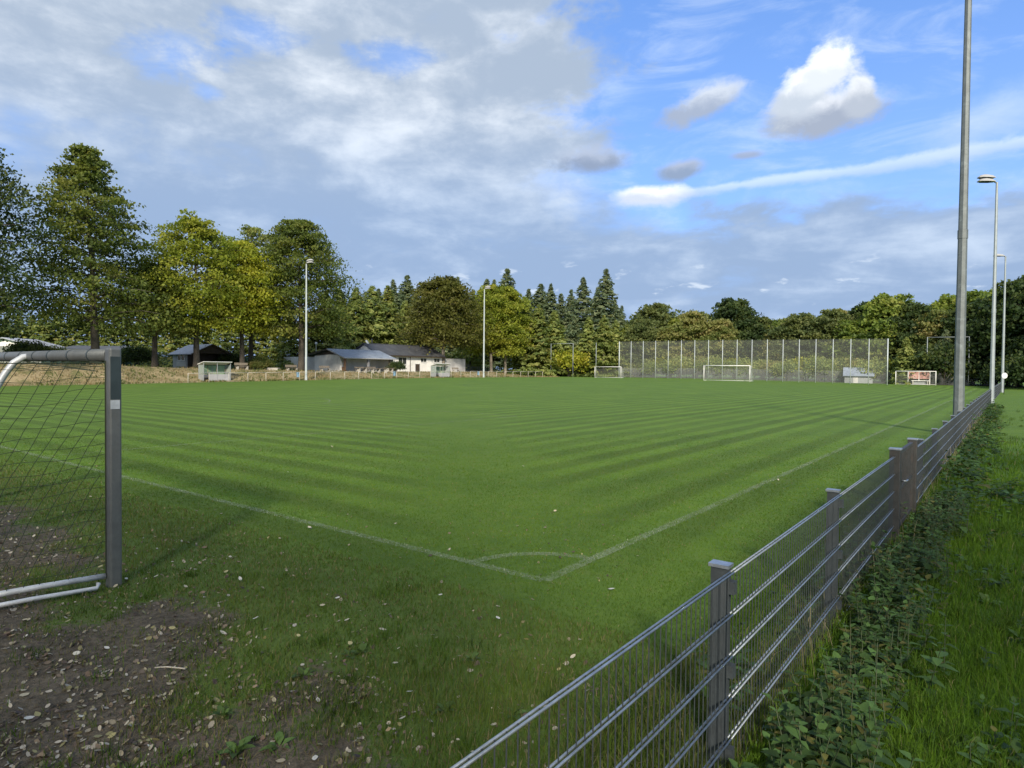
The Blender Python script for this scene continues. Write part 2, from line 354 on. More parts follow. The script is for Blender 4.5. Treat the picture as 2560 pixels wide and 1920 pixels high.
# ------------------------------------------------------------------ ground, pitch, markings
def ground_mat(name, pitch):
    m, t, b, o = new_mat(name)
    co = t.new('ShaderNodeTexCoord').outputs['Object']; a, l, z = t.sep(co)
    soil = t.new('ShaderNodeAttribute', attribute_name='soil').outputs['Fac']
    dry = t.new('ShaderNodeAttribute', attribute_name='dry').outputs['Fac']
    n1 = t.noise(co, 0.35, 6, 0.6); n2 = t.noise(co, 3.0, 6, 0.65); n3 = t.noise(co, 22.0, 5, 0.7); n4 = t.noise(co, 90.0, 3, 0.7)
    mixn = t.add(t.mul(n1, 0.35), t.add(t.mul(n2, 0.35), t.mul(n3, 0.3)))
    g = t.mix(t.ss(mixn, 0.36, 0.64), (0.058, 0.124, 0.011), (0.104, 0.184, 0.018))
    g = t.mix(t.mul(t.ss(n2, 0.52, 0.75), 0.35), g, (0.115, 0.150, 0.028))
    if pitch:
        wob = t.mul(t.sub(n1, 0.5), 0.16)
        d = t.m('MINIMUM', a, l)
        st = t.sub(t.mul(t.ss(t.m('SINE', t.mul(t.add(d, wob), 2 * math.pi / 1.02)), -0.55, 0.75), 2.0), 1.0)
        # which way the mower turned: passes beside the goal line lie one way, beside the touchline the other
        edge = t.ss(t.m('ABSOLUTE', t.sub(a, l)), 0.2, 3.5)
        fade = t.mul(t.mul(edge, t.ss(d, 46, 6)), t.mul(t.ss(d, -2.5, -0.5), t.add(0.55, t.mul(n2, 0.9))))
        nd = t.noise(t.xyz(t.mul(d, 0.45), t.mul(t.ss(t.sub(a, l), -0.5, 0.5), 7.0), 3.0), 1.0, 3, 0.6)
        st = t.add(1.0, t.mul(t.mul(t.mul(st, fade), t.ss(nd, 0.25, 0.7)), 0.27))
        big = t.add(0.90, t.mul(t.noise(co, 0.09, 3), 0.2))
        g = t.mix(1.0, g, t.xyz(t.mul(st, big), t.mul(st, big), t.mul(st, big)), 'MULTIPLY')
        # worn goal mouth and thin turf
        bare = t.mul(t.ss(n2, 0.5, 0.68), 0.22)
        g = t.mix(bare, g, (0.085, 0.115, 0.028))
    g = t.mix(t.mul(t.ss(a, 0.2, -1.6), 0.3), g, t.mix(n3, (0.07, 0.085, 0.022), (0.15, 0.15, 0.055)))
    dirt = t.mix(t.ss(t.add(t.mul(n2, .4), t.mul(n3, .6)), 0.38, 0.66), (0.062, 0.047, 0.033), (0.17, 0.135, 0.095))
    dirt = t.mix(t.mul(t.ss(n4, .5, .75), .4), dirt, (0.19, 0.165, 0.13))
    hay = t.mix(t.ss(mixn, 0.38, 0.62), (0.20, 0.16, 0.08), (0.44, 0.35, 0.22))
    hay = t.mix(t.mul(t.ss(n2, 0.5, 0.66), 0.6), hay, (0.09, 0.10, 0.03))
    hay = t.mix(t.mul(t.ss(t.noise(co, 0.8, 5, .65), 0.48, 0.62), 0.75), hay, (0.115, 0.125, 0.045))
    hay = t.mix(t.mul(t.ss(t.noise(co, 1.7, 5, .7), 0.58, 0.68), 0.7), hay, (0.16, 0.12, 0.085))
    g = t.mix(t.ss(t.add(dry, t.mul(t.sub(n2, 0.5), 0.7)), 0.35, 0.65), g, hay)
    g = t.mix(t.ss(t.add(soil, t.mul(t.sub(n3, 0.5), 0.9)), 0.35, 0.62), g, dirt)
    t.l.new(g, b.inputs['Base Color']); b.inputs['Roughness'].default_value = 0.85; b.inputs['Specular IOR Level'].default_value = 0.2
    b.inputs['Sheen Weight'].default_value = 0.03; b.inputs['Sheen Roughness'].default_value = 0.5; b.inputs['Sheen Tint'].default_value = (0.75, 0.9, 0.45, 1)
    bp = t.new('ShaderNodeBump'); bp.inputs['Strength'].default_value = 0.9; bp.inputs['Distance'].default_value = 0.05
    t.l.new(t.add(t.mul(n3, 0.7), t.mul(n4, 0.4)), bp.inputs['Height']); t.l.new(bp.outputs[0], b.inputs['Normal'])
    return m
def seq(*spans):
    out = []
    for lo, hi, st in spans: out += list(np.arange(lo, hi, st))
    out.append(spans[-1][1]); return np.array(out)
LG = seq((-3000, -400, 400), (-400, -80, 40), (-80, -10, 5), (-10, -2.2, 0.3), (-2.2, 8.0, 0.17), (8.0, 66.8, 1.2), (66.8, 80, 0.5), (80, 140, 4), (140, 400, 26), (400, 3000, 400))
AG = seq((-3000, -300, 300), (-300, -20, 20), (-20, -4.25, 1.5), (-4.25, 9.35, 0.17), (9.35, 107, 1.15), (107, 140, 3), (140, 400, 26), (400, 3000, 400))
def sheet(name, A, L, dz, mat):
    aa, ll = np.meshgrid(A, L, indexing='ij'); z = gz(aa, ll) + dz
    v = np.stack([aa, ll, z], -1).reshape(-1, 3); na, nl = len(A), len(L)
    i = (np.arange(na - 1)[:, None] * nl + np.arange(nl - 1)[None]).ravel()
    f = np.stack([i, i + nl, i + nl + 1, i + 1], 1)
    me = np_mesh(name, v, f, mat, smooth=True)
    x = CORNER[0] + aa * TV[0] + ll * NV[0]; y = CORNER[1] + aa * TV[1] + ll * NV[1]
    for nm, val in (('soil', soilmask(x, y)), ('dry', S(67.2, 68.6, ll + (fbm(aa, ll, 0.5) - .5) * 1.5) * (1 - S(100, 108, aa)) * S(-60, -30, aa) * (1 - 0.75 * S(77, 90, ll)))):
        at = me.attributes.new(nm, 'FLOAT', 'POINT'); at.data.foreach_set('value', np.ascontiguousarray(val.ravel(), np.float32))
    o = bpy.data.objects.new(name, me); COL.objects.link(o); o.location = (CORNER[0], CORNER[1], 0); o.rotation_euler = (0, 0, ROTZ)
    return tag(o, kind='structure')
sheet('ground', AG, LG, 0.0, ground_mat('ground_turf', False))
sheet('pitch', AG[(AG >= -4.26) & (AG <= 107.1)], LG[(LG >= -2.21) & (LG <= 66.9)], 0.004, ground_mat('mown_turf', True))

LINES = []   # straight marks: (a0,l0,a1,l1)
LINES += [(0, 0, 0, PW), (PL, 0, PL, PW), (0, 0, PL, 0), (0, PW, PL, PW), (PL / 2, 0, PL / 2, PW)]
for s in (0, 1):
    A0 = PL if s else 0; d = -1 if s else 1
    for dep, half in ((16.5, 20.16), (5.5, 9.16)):
        LINES += [(A0, PW / 2 - half, A0 + d * dep, PW / 2 - half), (A0 + d * dep, PW / 2 - half, A0 + d * dep, PW / 2 + half), (A0 + d * dep, PW / 2 + half, A0, PW / 2 + half)]
ARCS = [(PL / 2, PW / 2, 9.15, 0, 360), (0, 0, 0.86, 0, 90), (PL, 0, 1.0, 90, 180), (0, PW, 1.0, -90, 0), (PL, PW, 1.0, 180, 270),
        (11, PW / 2, 9.15, -53, 53), (PL - 11, PW / 2, 9.15, 127, 233)]
LWID = 0.058
def markings():
    b = MB(); zf = lambda a, l: float(gz(a, l)) + 0.010
    def strip(pts):
        pts = [np.array(p) for p in pts]; prev = None
        for k, p in enumerate(pts):
            d = pts[min(k + 1, len(pts) - 1)] - pts[max(k - 1, 0)]; d = d / np.linalg.norm(d); n = np.array([-d[1], d[0]]) * LWID
            q0, q1 = p - n, p + n; i = len(b.v); b.v += [(q0[0], q0[1], zf(*q0)), (q1[0], q1[1], zf(*q1))]
            if k: b.f.append((i - 2, i, i + 1, i - 1))
    for a0, l0, a1, l1 in LINES:
        n = max(2, int(math.hypot(a1 - a0, l1 - l0) / 0.6)); strip([(a0 + (a1 - a0) * k / n, l0 + (l1 - l0) * k / n) for k in range(n + 1)])
    for ca, cl, r, d0, d1 in ARCS:
        n = max(8, int(r * R(abs(d1 - d0)) / 0.35)); strip([(ca + r * math.cos(R(d0 + (d1 - d0) * k / n)), cl + r * math.sin(R(d0 + (d1 - d0) * k / n))) for k in range(n + 1)])
    m, t, bs, o = new_mat('line_chalk'); co = t.new('ShaderNodeTexCoord').outputs['Object']
    f = t.ss(t.add(t.mul(t.noise(co, 30, 4, .7), .6), t.mul(t.noise(co, 1.4, 4), .4)), 0.36, 0.62)
    bs.inputs['Base Color'].default_value = (0.34, 0.39, 0.28, 1); bs.inputs['Roughness'].default_value = 0.9
    tp = t.new('ShaderNodeBsdfTransparent'); mx = t.new('ShaderNodeMixShader'); t.l.new(t.mul(f, 0.30), mx.inputs[0])
    t.l.new(tp.outputs[0], mx.inputs[1]); t.l.new(bs.outputs[0], mx.inputs[2]); t.l.new(mx.outputs[0], o.inputs[0])
    ob = b.build('pitch_markings', m); ob.location = (CORNER[0], CORNER[1], 0); ob.rotation_euler = (0, 0, ROTZ); tag(ob, kind='structure')
markings()

# ------------------------------------------------------------------ trees
def rand_unit(n, rng):
    v = rng.normal(size=(n, 3)); return v / np.linalg.norm(v, axis=1)[:, None]
def leaf_quads(c, nrm, size, rng, asp=0.68):
    n = len(c); t = rand_unit(n, rng); t -= nrm * (t * nrm).sum(1)[:, None]; t /= np.linalg.norm(t, axis=1)[:, None] + 1e-9
    b = np.cross(nrm, t); s = size[:, None]
    lift = nrm * s * rng.uniform(-0.12, 0.2, (n, 1))
    v = np.stack([c - t * s * .5, c + b * s * .5 * asp + lift, c + t * s * .5, c - b * s * .5 * asp + lift], 1).reshape(-1, 3)
    return v, np.arange(4 * n).reshape(n, 4)
def colours(n, pal, rng, grp):
    pal = np.array(pal); k = len(pal)
    t = np.clip(grp + rng.normal(0, 0.07, n), 0, 0.999) * (k - 1); i = t.astype(int); f = (t - i)[:, None]
    c = pal[i] * (1 - f) + pal[np.minimum(i + 1, k - 1)] * f
    return c * rng.uniform(0.86, 1.14, (n, 1))
def broadleaf(name, seed, H, hc, prof, pal, nl=70, nk=7, k=26, ls=0.34, flat=0.9, trunk_r=0.4, bark=None, droop=0.12, lean=(0, 0), wisp=0.0):
    """returns (trunk mesh, crown mesh); prof = [(height, radius)...]"""
    rng = np.random.default_rng(seed); ph = [p[0] for p in prof]; pr = [p[1] for p in prof]
    rad = lambda z: np.interp(z, ph, pr) * 1.10
    tb = MB(); zs = np.linspace(-0.4, H * 0.93, 12)
    cx = np.cumsum(rng.normal(0, 0.10, 12)) * np.linspace(0, 1, 12) + lean[0] * np.linspace(0, 1, 12) ** 1.3
    cy = np.cumsum(rng.normal(0, 0.10, 12)) * np.linspace(0, 1, 12) + lean[1] * np.linspace(0, 1, 12) ** 1.3
    rr = [trunk_r * (1.35 if j == 0 else 1.0) * (1 - 0.93 * (j / 11) ** 0.9) + 0.02 for j in range(12)]
    tb.tube([(cx[j], cy[j], zs[j]) for j in range(12)], rr, 9)
    C, G = [], []
    for i in range(nl):
        u = (i + rng.random()) / nl; z0 = hc + (H - hc) * (u ** 0.92) * 0.97
        az = i * 2.39996 + rng.normal(0, 0.35); rm = rad(z0) * rng.uniform(0.72, 1.10)
        rise = (0.28 - 0.30 * droop / 0.12 * (1 - u)) * rm + rng.normal(0, 0.25)
        if rm < 0.25: rm = 0.25
        zb = max(hc * 0.85, z0 - 0.35 * rm * rng.uniform(0.3, 1.0)); bx, by = np.interp(zb, zs, cx), np.interp(zb, zs, cy)
        p0 = np.array([bx, by, zb]); p2 = np.array([np.interp(z0, zs, cx) + math.cos(az) * rm, np.interp(z0, zs, cy) + math.sin(az) * rm, z0 + rise * 0.5 - droop * rm])
        p1 = (p0 + p2) / 2 + np.array([0, 0, 0.18 * rm])
        br = max(0.025, trunk_r * 0.24 * (1 - 0.75 * u))
        q = lambda t: (1 - t) ** 2 * p0 + 2 * t * (1 - t) * p1 + t * t * p2
        tb.tube([q(t) for t in (0, .35, .7, .97)], [br, br * .7, br * .4, br * .12], 5, False)
        g0 = rng.random()
        side = np.array([-math.sin(az), math.cos(az), 0])
        for j in range(nk):
            t = 0.28 + 0.74 * (j + rng.random()) / nk; w = rm * 0.34 * math.sin(min(1, t * 1.05) * 2.6) * rng.uniform(-1, 1)
            c = q(min(t, 1.0)) + side * w + np.array([0, 0, rng.normal(0, 0.22) - abs(w) * 0.22])
            sg = 0.28 + 0.095 * rm * (0.6 + 0.4 * t) * (1 - wisp * u)
            n = int(k * rng.uniform(0.55, 1.4) * (1 - 0.55 * wisp * u)) + 2
            d = rng.normal(0, 1, (n, 3)) * np.array([sg, sg, sg * 0.33]) ; d[:, 2] -= (d[:, 0] ** 2 + d[:, 1] ** 2) * 0.22
            C.append(c + d); G.append(np.full(n, 0.55 * g0 + 0.45 * rng.random()))
    C = np.concatenate(C); G = np.concatenate(G); n = len(C)
    nr = rand_unit(n, rng) * (1 - flat * 0.35) + np.array([0, 0, 1]) * flat * 0.45; nr /= np.linalg.norm(nr, axis=1)[:, None]
    v, f = leaf_quads(C, nr, rng.uniform(0.65, 1.35, n) * ls, rng)
    col = np.repeat(colours(n, pal, rng, G), 4, 0)
    cm = np_mesh(name + '_crown', v, f, LEAFM, col)
    tm = tb.mesh(name + '_trunk'); tm.materials.append(bark or BARK)
    for p in tm.polygons: p.use_smooth = True
    return tm, cm
def conifer(name, seed, H, hc, rb, pal, per=0.55, nb=7, k=16, ls=0.5, droop=0.25, bark=None):
    rng = np.random.default_rng(seed); tb = MB(); tb.tube([(0, 0, -0.4), (0, 0, H * .5), (0, 0, H * 0.98)], [0.012 * H + 0.08, 0.008 * H + .03, 0.02], 7)
    C, G, N = [], [], []
    z = hc
    while z < H - 0.2:
        u = (z - hc) / (H - hc); rm0 = rb * (1 - u) ** 0.85 * (0.92 + 0.16 * math.sin(z * 2.1)) + 0.12
        for j in range(nb):
            az = rng.random() * 6.283; rm = rm0 * rng.uniform(0.6, 1.15); g0 = rng.random()
            n = max(4, int(k * (0.35 + 0.65 * rm / rb) * rng.uniform(0.7, 1.3)))
            t = np.sqrt(rng.random(n)) ; wv = rng.normal(0, 0.13, n) * rm * (1.15 - t * .7) + rng.normal(0, .06, n)
            x = math.cos(az) * rm * t - math.sin(az) * wv; y = math.sin(az) * rm * t + math.cos(az) * wv
            zz = z - droop * rm * t * (1.2 - 0.5 * t) + rng.normal(0, 0.09, n)
            C.append(np.stack([x, y, zz], 1)); G.append(np.full(n, .6 * g0 + .4 * rng.random()))
            nn = rand_unit(n, rng) * 0.55 + np.array([math.cos(az) * 0.45, math.sin(az) * .45, 0.75]); N.append(nn / np.linalg.norm(nn, axis=1)[:, None])
        z += per * rng.uniform(0.75, 1.25) * (1.0 - 0.35 * u)
    C = np.concatenate(C); G = np.concatenate(G); N = np.concatenate(N); n = len(C)
    v, f = leaf_quads(C, N, rng.uniform(0.6, 1.35, n) * ls * np.clip(.45 + .75 * (H - C[:, 2]) / (.35 * H), .45, 1.0), rng, 0.42)
    cm = np_mesh(name + '_crown', v, f, LEAFM, np.repeat(colours(n, pal, rng, G), 4, 0))
    tm = tb.mesh(name + '_trunk'); tm.materials.append(bark or BARK); return tm, cm
def shrub(name, seed, H, Rr, pal, n=4600, ls=0.26, clumps=70, stems=7):
    rng = np.random.default_rng(seed); tb = MB(); C, G = [], []
    for i in range(stems):
        a = rng.random() * 6.283; r = Rr * rng.uniform(.2, .6); tb.tube([(0.05 * math.cos(a), .05 * math.sin(a), -.15), (r * .5 * math.cos(a), r * .5 * math.sin(a), H * .4), (r * math.cos(a), r * math.sin(a), H * .75)], [.05, .035, .012], 5, False)
    for i in range(clumps):
        u = rng.random(); d = rand_unit(1, rng)[0]; d[2] = abs(d[2]) * 1.0 - 0.15; rr = rng.uniform(.45, 1.0) ** .5
        c = np.array([d[0] * Rr * rr, d[1] * Rr * rr, H * 0.42 + d[2] * H * 0.5 * rr]); c[2] = max(c[2], 0.15)
        m = int(n / clumps * rng.uniform(.6, 1.4)); sg = Rr * 0.19
        C.append(c + rng.normal(0, 1, (m, 3)) * np.array([sg, sg, sg * .7])); G.append(np.full(m, rng.random()))
    C = np.concatenate(C); G = np.concatenate(G); C[:, 2] = np.maximum(C[:, 2], 0.03); m = len(C)
    nr = rand_unit(m, rng) + np.array([0, 0, .6]); nr /= np.linalg.norm(nr, axis=1)[:, None]
    v, f = leaf_quads(C, nr, rng.uniform(.6, 1.3, m) * ls, rng)
    cm = np_mesh(name + '_foliage', v, f, LEAFM, np.repeat(colours(m, pal, rng, G), 4, 0))
    tm = tb.mesh(name + '_stems'); tm.materials.append(BARK); return tm, cm
def put_tree(name, label, meshes, x, y, s=1.0, rz=0.0, cat='tree', group=None, parts=('trunk', 'crown'), sx=1.0):
    o = thing(name, label, cat, (x, y, ground_at(x, y)), rz, group); o.scale = (s * sx, s * sx, s)
    place(parts[0], meshes[0], o); place(parts[1], meshes[1], o); return o

OLIVE = [(0.0762, 0.1148, 0.0319), (0.1398, 0.204, 0.0425), (0.216, 0.2677, 0.0531), (0.2923, 0.2933, 0.0744)]
DEEP = [(0.0526, 0.0855, 0.0299), (0.0946, 0.1459, 0.0382), (0.1523, 0.2013, 0.0491), (0.2232, 0.2214, 0.0601)]
YELL = [(0.1096, 0.1481, 0.0225), (0.18, 0.2264, 0.0289), (0.2583, 0.2874, 0.0385), (0.3207, 0.3048, 0.0513)]
GOLD = [(0.135, 0.1756, 0.0236), (0.2325, 0.2675, 0.0265), (0.345, 0.3596, 0.0383), (0.3899, 0.3596, 0.0588)]
MIDG = [(0.0893, 0.1344, 0.0416), (0.158, 0.2077, 0.0595), (0.2423, 0.2737, 0.0833), (0.3314, 0.3055, 0.1071)]
SPRU = [(0.0701, 0.1087, 0.068), (0.1212, 0.1691, 0.0981), (0.1915, 0.2355, 0.1283), (0.2712, 0.2869, 0.1586)]
LARC = [(0.1244, 0.1756, 0.062), (0.197, 0.2524, 0.0799), (0.2799, 0.3184, 0.0998), (0.3526, 0.3622, 0.122)]
RUST = [(0.1119, 0.15, 0.049), (0.1759, 0.21, 0.0637), (0.2478, 0.2501, 0.0883), (0.3038, 0.2602, 0.1104)]
DARKG = [(0.026, 0.046, 0.020), (0.044, 0.074, 0.026), (0.070, 0.102, 0.032), (0.105, 0.128, 0.036)]
GREY = [(0.0575, 0.084, 0.0352), (0.0978, 0.1322, 0.0495), (0.1437, 0.1736, 0.0605), (0.184, 0.196, 0.066)]
OLV2 = [(0.0504, 0.0768, 0.0216), (0.09, 0.126, 0.0288), (0.1416, 0.174, 0.036), (0.198, 0.2016, 0.0504)]
FRONT = 'tall trees on the bank beside the clubhouse'
t0 = broadleaf('beech_a', 11, 23.5, 4.6, [(3, 5.5), (7, 8.0), (13, 7.6), (19, 5.6), (22, 2.6), (23.5, .5)], DARKG, 92, 8, 45, 0.34, trunk_r=.5)
t1 = broadleaf('beech_b', 12, 24.0, 5.4, [(3.6, 5.6), (6, 7.4), (9, 6.8), (13, 6.0), (17, 5.0), (20, 3.2), (22, 2.0), (24, .4)], OLV2, 100, 8, 41, 0.33, trunk_r=.46, lean=(-1.4, 0), wisp=.6)
t2 = broadleaf('beech_c', 13, 12.5, 5.0, [(3.2, 4.2), (5, 5.6), (8, 5.0), (11, 2.8), (12.5, .5)], OLV2, 62, 7, 41, 0.30, trunk_r=.36)
t3 = broadleaf('beech_d', 14, 18.6, 5.6, [(4, 3.4), (7, 5.4), (11, 6.4), (15, 5.2), (18, 2.6), (18.6, .8)], YELL, 86, 8, 41, 0.33, trunk_r=.40, wisp=.5)
t4 = broadleaf('beech_e', 15, 17.0, 5.8, [(4, 3.8), (7, 5.2), (11, 5.0), (15, 3.6), (17, .8)], GOLD, 74, 7, 41, 0.33, trunk_r=.36, wisp=.3)
t5 = broadleaf('beech_f', 16, 20.4, 6.4, [(5, 3.6), (9, 5.0), (14, 5.2), (18, 3.6), (20.4, .6)], MIDG, 66, 7, 33, 0.33, trunk_r=.36, wisp=.8)
t6 = broadleaf('beech_g', 17, 21.4, 5.8, [(4, 4.6), (7, 6.6), (11, 6.7), (15, 6.0), (18.5, 4.2), (21.4, .8)], OLV2, 96, 8, 43, 0.33, trunk_r=.46)
for nm, lab, ms, px, Z, rz, sx in (
    ('beech_tree', 'tall dark tree cut off by the left edge of the picture', t0, -140, 60, 0.4, 0.92),
    ('beech_tree', 'tallest tree, dark olive with a thin leaning top, behind the metal goal', t1, 240, 71, 0.0, 1.0),
    ('beech_tree', 'short dark green tree left of the timber hut', t2, 387, 78, 1.0, 1.0),
    ('beech_tree', 'yellow-green tree whose trunk stands in front of the timber hut', t3, 492, 81, 2.0, 1.0),
    ('beech_tree', 'bright golden-green tree right of the timber hut', t4, 606, 86, 0.6, 1.0),
    ('beech_tree', 'thin greyish green tree with a pale trunk behind the golden tree', t5, 627, 91, 1.3, 1.0),
    ('beech_tree', 'full rounded green tree beside the left lamp pole', t6, 753, 91, 0.2, 1.0)):
    x, y = brg(px, Z); put_tree(nm, lab, ms, x, y, 1.0, rz, group=FRONT, sx=sx)
t7 = broadleaf('maple_a', 21, 17.6, 6.2, [(4.5, 4.6), (7, 6.9), (10, 7.1), (14, 5.8), (16.6, 3.4), (17.6, 1)], [(0.055, 0.062, 0.018), (0.09, 0.10, 0.024), (0.13, 0.135, 0.030), (0.165, 0.15, 0.042)], 100, 8, 33, 0.43, trunk_r=.42, bark=BARKP)
t8 = broadleaf('maple_b', 22, 18.6, 5.2, [(4, 3.4), (7, 5.0), (12, 5.0), (16, 3.4), (18.6, .6)], YELL, 72, 7, 35, 0.43, trunk_r=.34, bark=BARKP)
for lab, ms, px, Z, rz in (
    ('broad dark brown-green tree in front of the slate-roofed clubhouse', t7, 1107, 121, 0.0),
    ('yellow-green tree with a pale trunk right of the second lamp pole', t8, 1228, 133, 0.0),
    ('yellow-green tree with a slanting pale trunk at the wood edge', t8, 1263, 135, 2.2)):
    x, y = brg(px, Z); put_tree('maple_tree', lab, ms, x, y, 1.0, rz, group='pale-trunked trees beyond the clubhouse')
# spruces behind the clubhouse
sp = [conifer('spruce_%d' % i, 40 + i, 25, 2.0 + i, 7.2 - .4 * i, SPRU, .55, 12, 24, .80) for i in range(3)]
SPX = [(878, 150, .80), (905, 158, .92), (945, 164, .94), (985, 160, .98), (1008, 172, 1.06), (1040, 165, .98), (1062, 176, 1.10), (1098, 168, 1.0), (1132, 176, 1.08), (1160, 182, 1.12),
       (1182, 170, 1.03), (1207, 178, 1.14), (1236, 172, 1.06), (1262, 176, 1.16), (1283, 170, 1.04), (1312, 165, .98), (1345, 168, 1.02), (1372, 160, .93), (1395, 166, 1.00), (1426, 160, .98),
       (1455, 156, 1.03), (1480, 164, .94), (1507, 150, 1.0), (1530, 156, .86), (1548, 164, .80)]
for i, (px, Z, s) in enumerate(SPX):
    x, y = brg(px, Z); put_tree('spruce_tree', 'dark spruce in the far row above the clubhouse, %s from the left' % ordinal(i + 1), sp[i % 3], x, y, s * (.84 + .16 * ((i * 29) % 9) / 8), i * 1.7, group='far row of spruces', sx=.85 + .55 * ((i * 17) % 7) / 6).rotation_euler = (R(((i * 13) % 7 - 3) * .7), R(((i * 19) % 7 - 3) * .7), i * 1.7)
# softer conifers and bushes in front of them
pine = [conifer('pine_%d' % i, 60 + i, 14, .5, 5.4, p, .50, 11, 22, .80, .05) for i, p in enumerate((MIDG, SPRU, LARC))]
PINES = [(815, 112, 1.0, 0), (848, 122, 1.12, 2), (890, 124, 1.15, 0), (930, 128, 1.22, 2), (968, 132, 1.25, 0), (1012, 138, 1.1, 2), (1175, 146, 1.2, 0), (1310, 140, 1.25, 2), (1345, 138, 1.1, 0), (1385, 142, 1.05, 2), (1432, 146, 1.0, 1), (1470, 142, .95, 2), (1508, 138, .95, 0), (1538, 142, .9, 2), (1568, 146, .85, 0)]
for i, (px, Z, s, k) in enumerate(PINES):
    x, y = brg(px, Z); put_tree('young_conifer', 'soft grey-green young conifer at the foot of the spruces, %s from the left' % ordinal(i + 1), pine[k], x, y, s, i * 2.1, group='young conifers below the spruces')
# wood beyond the far goal
wd = [broadleaf('oak_%d' % i, 80 + i, 14.0, 1.2, [(0.8, 3.4), (3, 4.6), (7, 5.2), (11, 4.0), (13.4, 2.0), (14, .6)], p, 70, 8, 30, 0.50, .8, .3, droop=.05) for i, p in enumerate((GREY, OLIVE, DARKG, RUST))]
KINDW = ('grey-green', 'olive green', 'very dark green', 'rusty yellow')
WOOD = [(1572, 150, 1.06, 1), (1600, 142, .95, 0), (1632, 150, 1.12, 0), (1668, 140, .95, 3), (1700, 148, 1.02, 1), (1735, 138, .92, 3), (1768, 146, 1.0, 1), (1800, 136, .88, 3), (1835, 144, 1.10, 2), (1868, 138, .98, 2),
        (1905, 144, .92, 0), (1938, 134, .86, 3), (1972, 140, .98, 1), (2005, 132, .90, 0), (2040, 136, 1.06, 2), (2072, 128, 1.02, 0), (2105, 134, .95, 3), (2140, 124, .96, 1), (2172, 128, 1.10, 2), (2208, 120, 1.0, 1),
        (2240, 124, 1.04, 2), (2275, 116, .98, 2), (2308, 122, 1.06, 1), (2342, 114, 1.0, 3), (2372, 118, 1.05, 1), (2405, 112, .98, 3), (2432, 108, 1.0, 2), (2462, 112, 1.03, 1), (2490, 104, 1.02, 2), (2520, 108, 1.06, 2), (2548, 100, 1.05, 2), (2580, 98, 1.1, 2), (2610, 94, 1.1, 2), (2650, 90, 1.12, 2)]
for i, (px, Z, s, k) in enumerate(WOOD):
    x, y = brg(px, Z); put_tree('oak_tree', '%s tree in the wood behind the ball-stop net, %s from the left' % (KINDW[k], ordinal(i + 1)), wd[k], x, y, s * (.80 + .34 * ((i * 37) % 11) / 10), i * 1.3, group='wood behind the far goal', sx=.9 + .25 * ((i * 23) % 7) / 6)
# hedge row on the far left
hd = [conifer('hedge_%d' % i, 100 + i, 9.5, .2, 4.2, LARC if i else MIDG, .40, 10, 20, .62, .02) for i in range(2)]
HEDG = [(-60 + 34 * i + (i * 37 % 13), 108 + (i * 29) % 9, 0.86 + ((i * 53) % 17) / 70.0) for i in range(27)]
for i, (px, Z, s) in enumerate(HEDG):
    x, y = brg(px, Z); put_tree('hedge_conifer', 'pale green conifer in the hedge row behind the hut, %s from the left' % ordinal(i + 1), hd[i % 3 == 0], x, y, s, i * 2.3, group='conifer hedge row on the left')
x, y = brg(2264, 105); put_tree('young_conifer', 'broad bright green conifer just right of the ball-stop net', pine[2], x, y, .56, .4)
x, y = brg(2362, 107); put_tree('young_conifer', 'dark narrow conifer behind the nearest lamp pole', pine[1], x, y, .66, .9)
# shrubs
shb = [shrub('shrub_%d' % i, 120 + i, 3.0, 2.2, p) for i, p in enumerate((MIDG, GOLD, DARKG, RUST, LARC))]
SHR = [('bright yellow bush beside the small goal by the far corner', 1, 1420, 139, 2.05), ('yellow-green bush left of the bright yellow bush', 1, 1352, 142, 1.8), ('dark shrub between the tall net posts', 2, 1465, 142, 1.7),
       ('round clipped bush in front of the clubhouse wall', 2, 991, 105, .62), ('low bush on the bank seen through the goal frame', 2, 240, 73, .62), ('dark sprawling bush on the bank behind the goal net', 2, 70, 68, .85),
       ('second dark bush on the bank behind the goal net', 0, 130, 71, .7), ('small dark conifer-like bush left of the hut', 2, 343, 84, .95), ('leafy bush against the right gable of the hut', 2, 575, 90, .8),
       ('low bush right of the pale trunk', 0, 655, 90, .65), ('low brownish bush right of the park bench', 3, 640, 88, .45), 
       ('dark tall bush behind the big lamp pole', 2, 2360, 104, 2.3), ('dark bush left of the shadowed opening in the wood', 2, 2320, 108, 2.1), ('dark bush at the foot of the wood by the fence end', 2, 2535, 92, 1.5), ('dark bush right of the shadowed opening', 2, 2470, 104, 1.6), ('dark bush at the right picture edge', 2, 2600, 84, 1.7)]
for lab, k, px, Z, s in SHR:
    x, y = brg(px, Z); put_tree('shrub', lab, shb[k], x, y, s, px * .01, 'shrub', None, ('stems', 'foliage'))
for i in range(26):     # undergrowth along the net
    a = 121 + (i * 7 % 5); l = 2 + i * 2.7; x, y = W2(a, l); k = (4, 3, 0, 4, 1)[i % 5]
    put_tree('undergrowth_bush', '%s bush in the undergrowth behind the ball-stop net, %s from the right' % (('pale green', 'rusty', 'grey-green', 'pale green', 'yellowish')[i % 5], ordinal(i + 1)), shb[k], float(x), float(y), 1.25 + .35 * ((i * 31 % 10) / 10), i * 1.1, 'shrub', 'undergrowth behind the net', ('stems', 'foliage'))
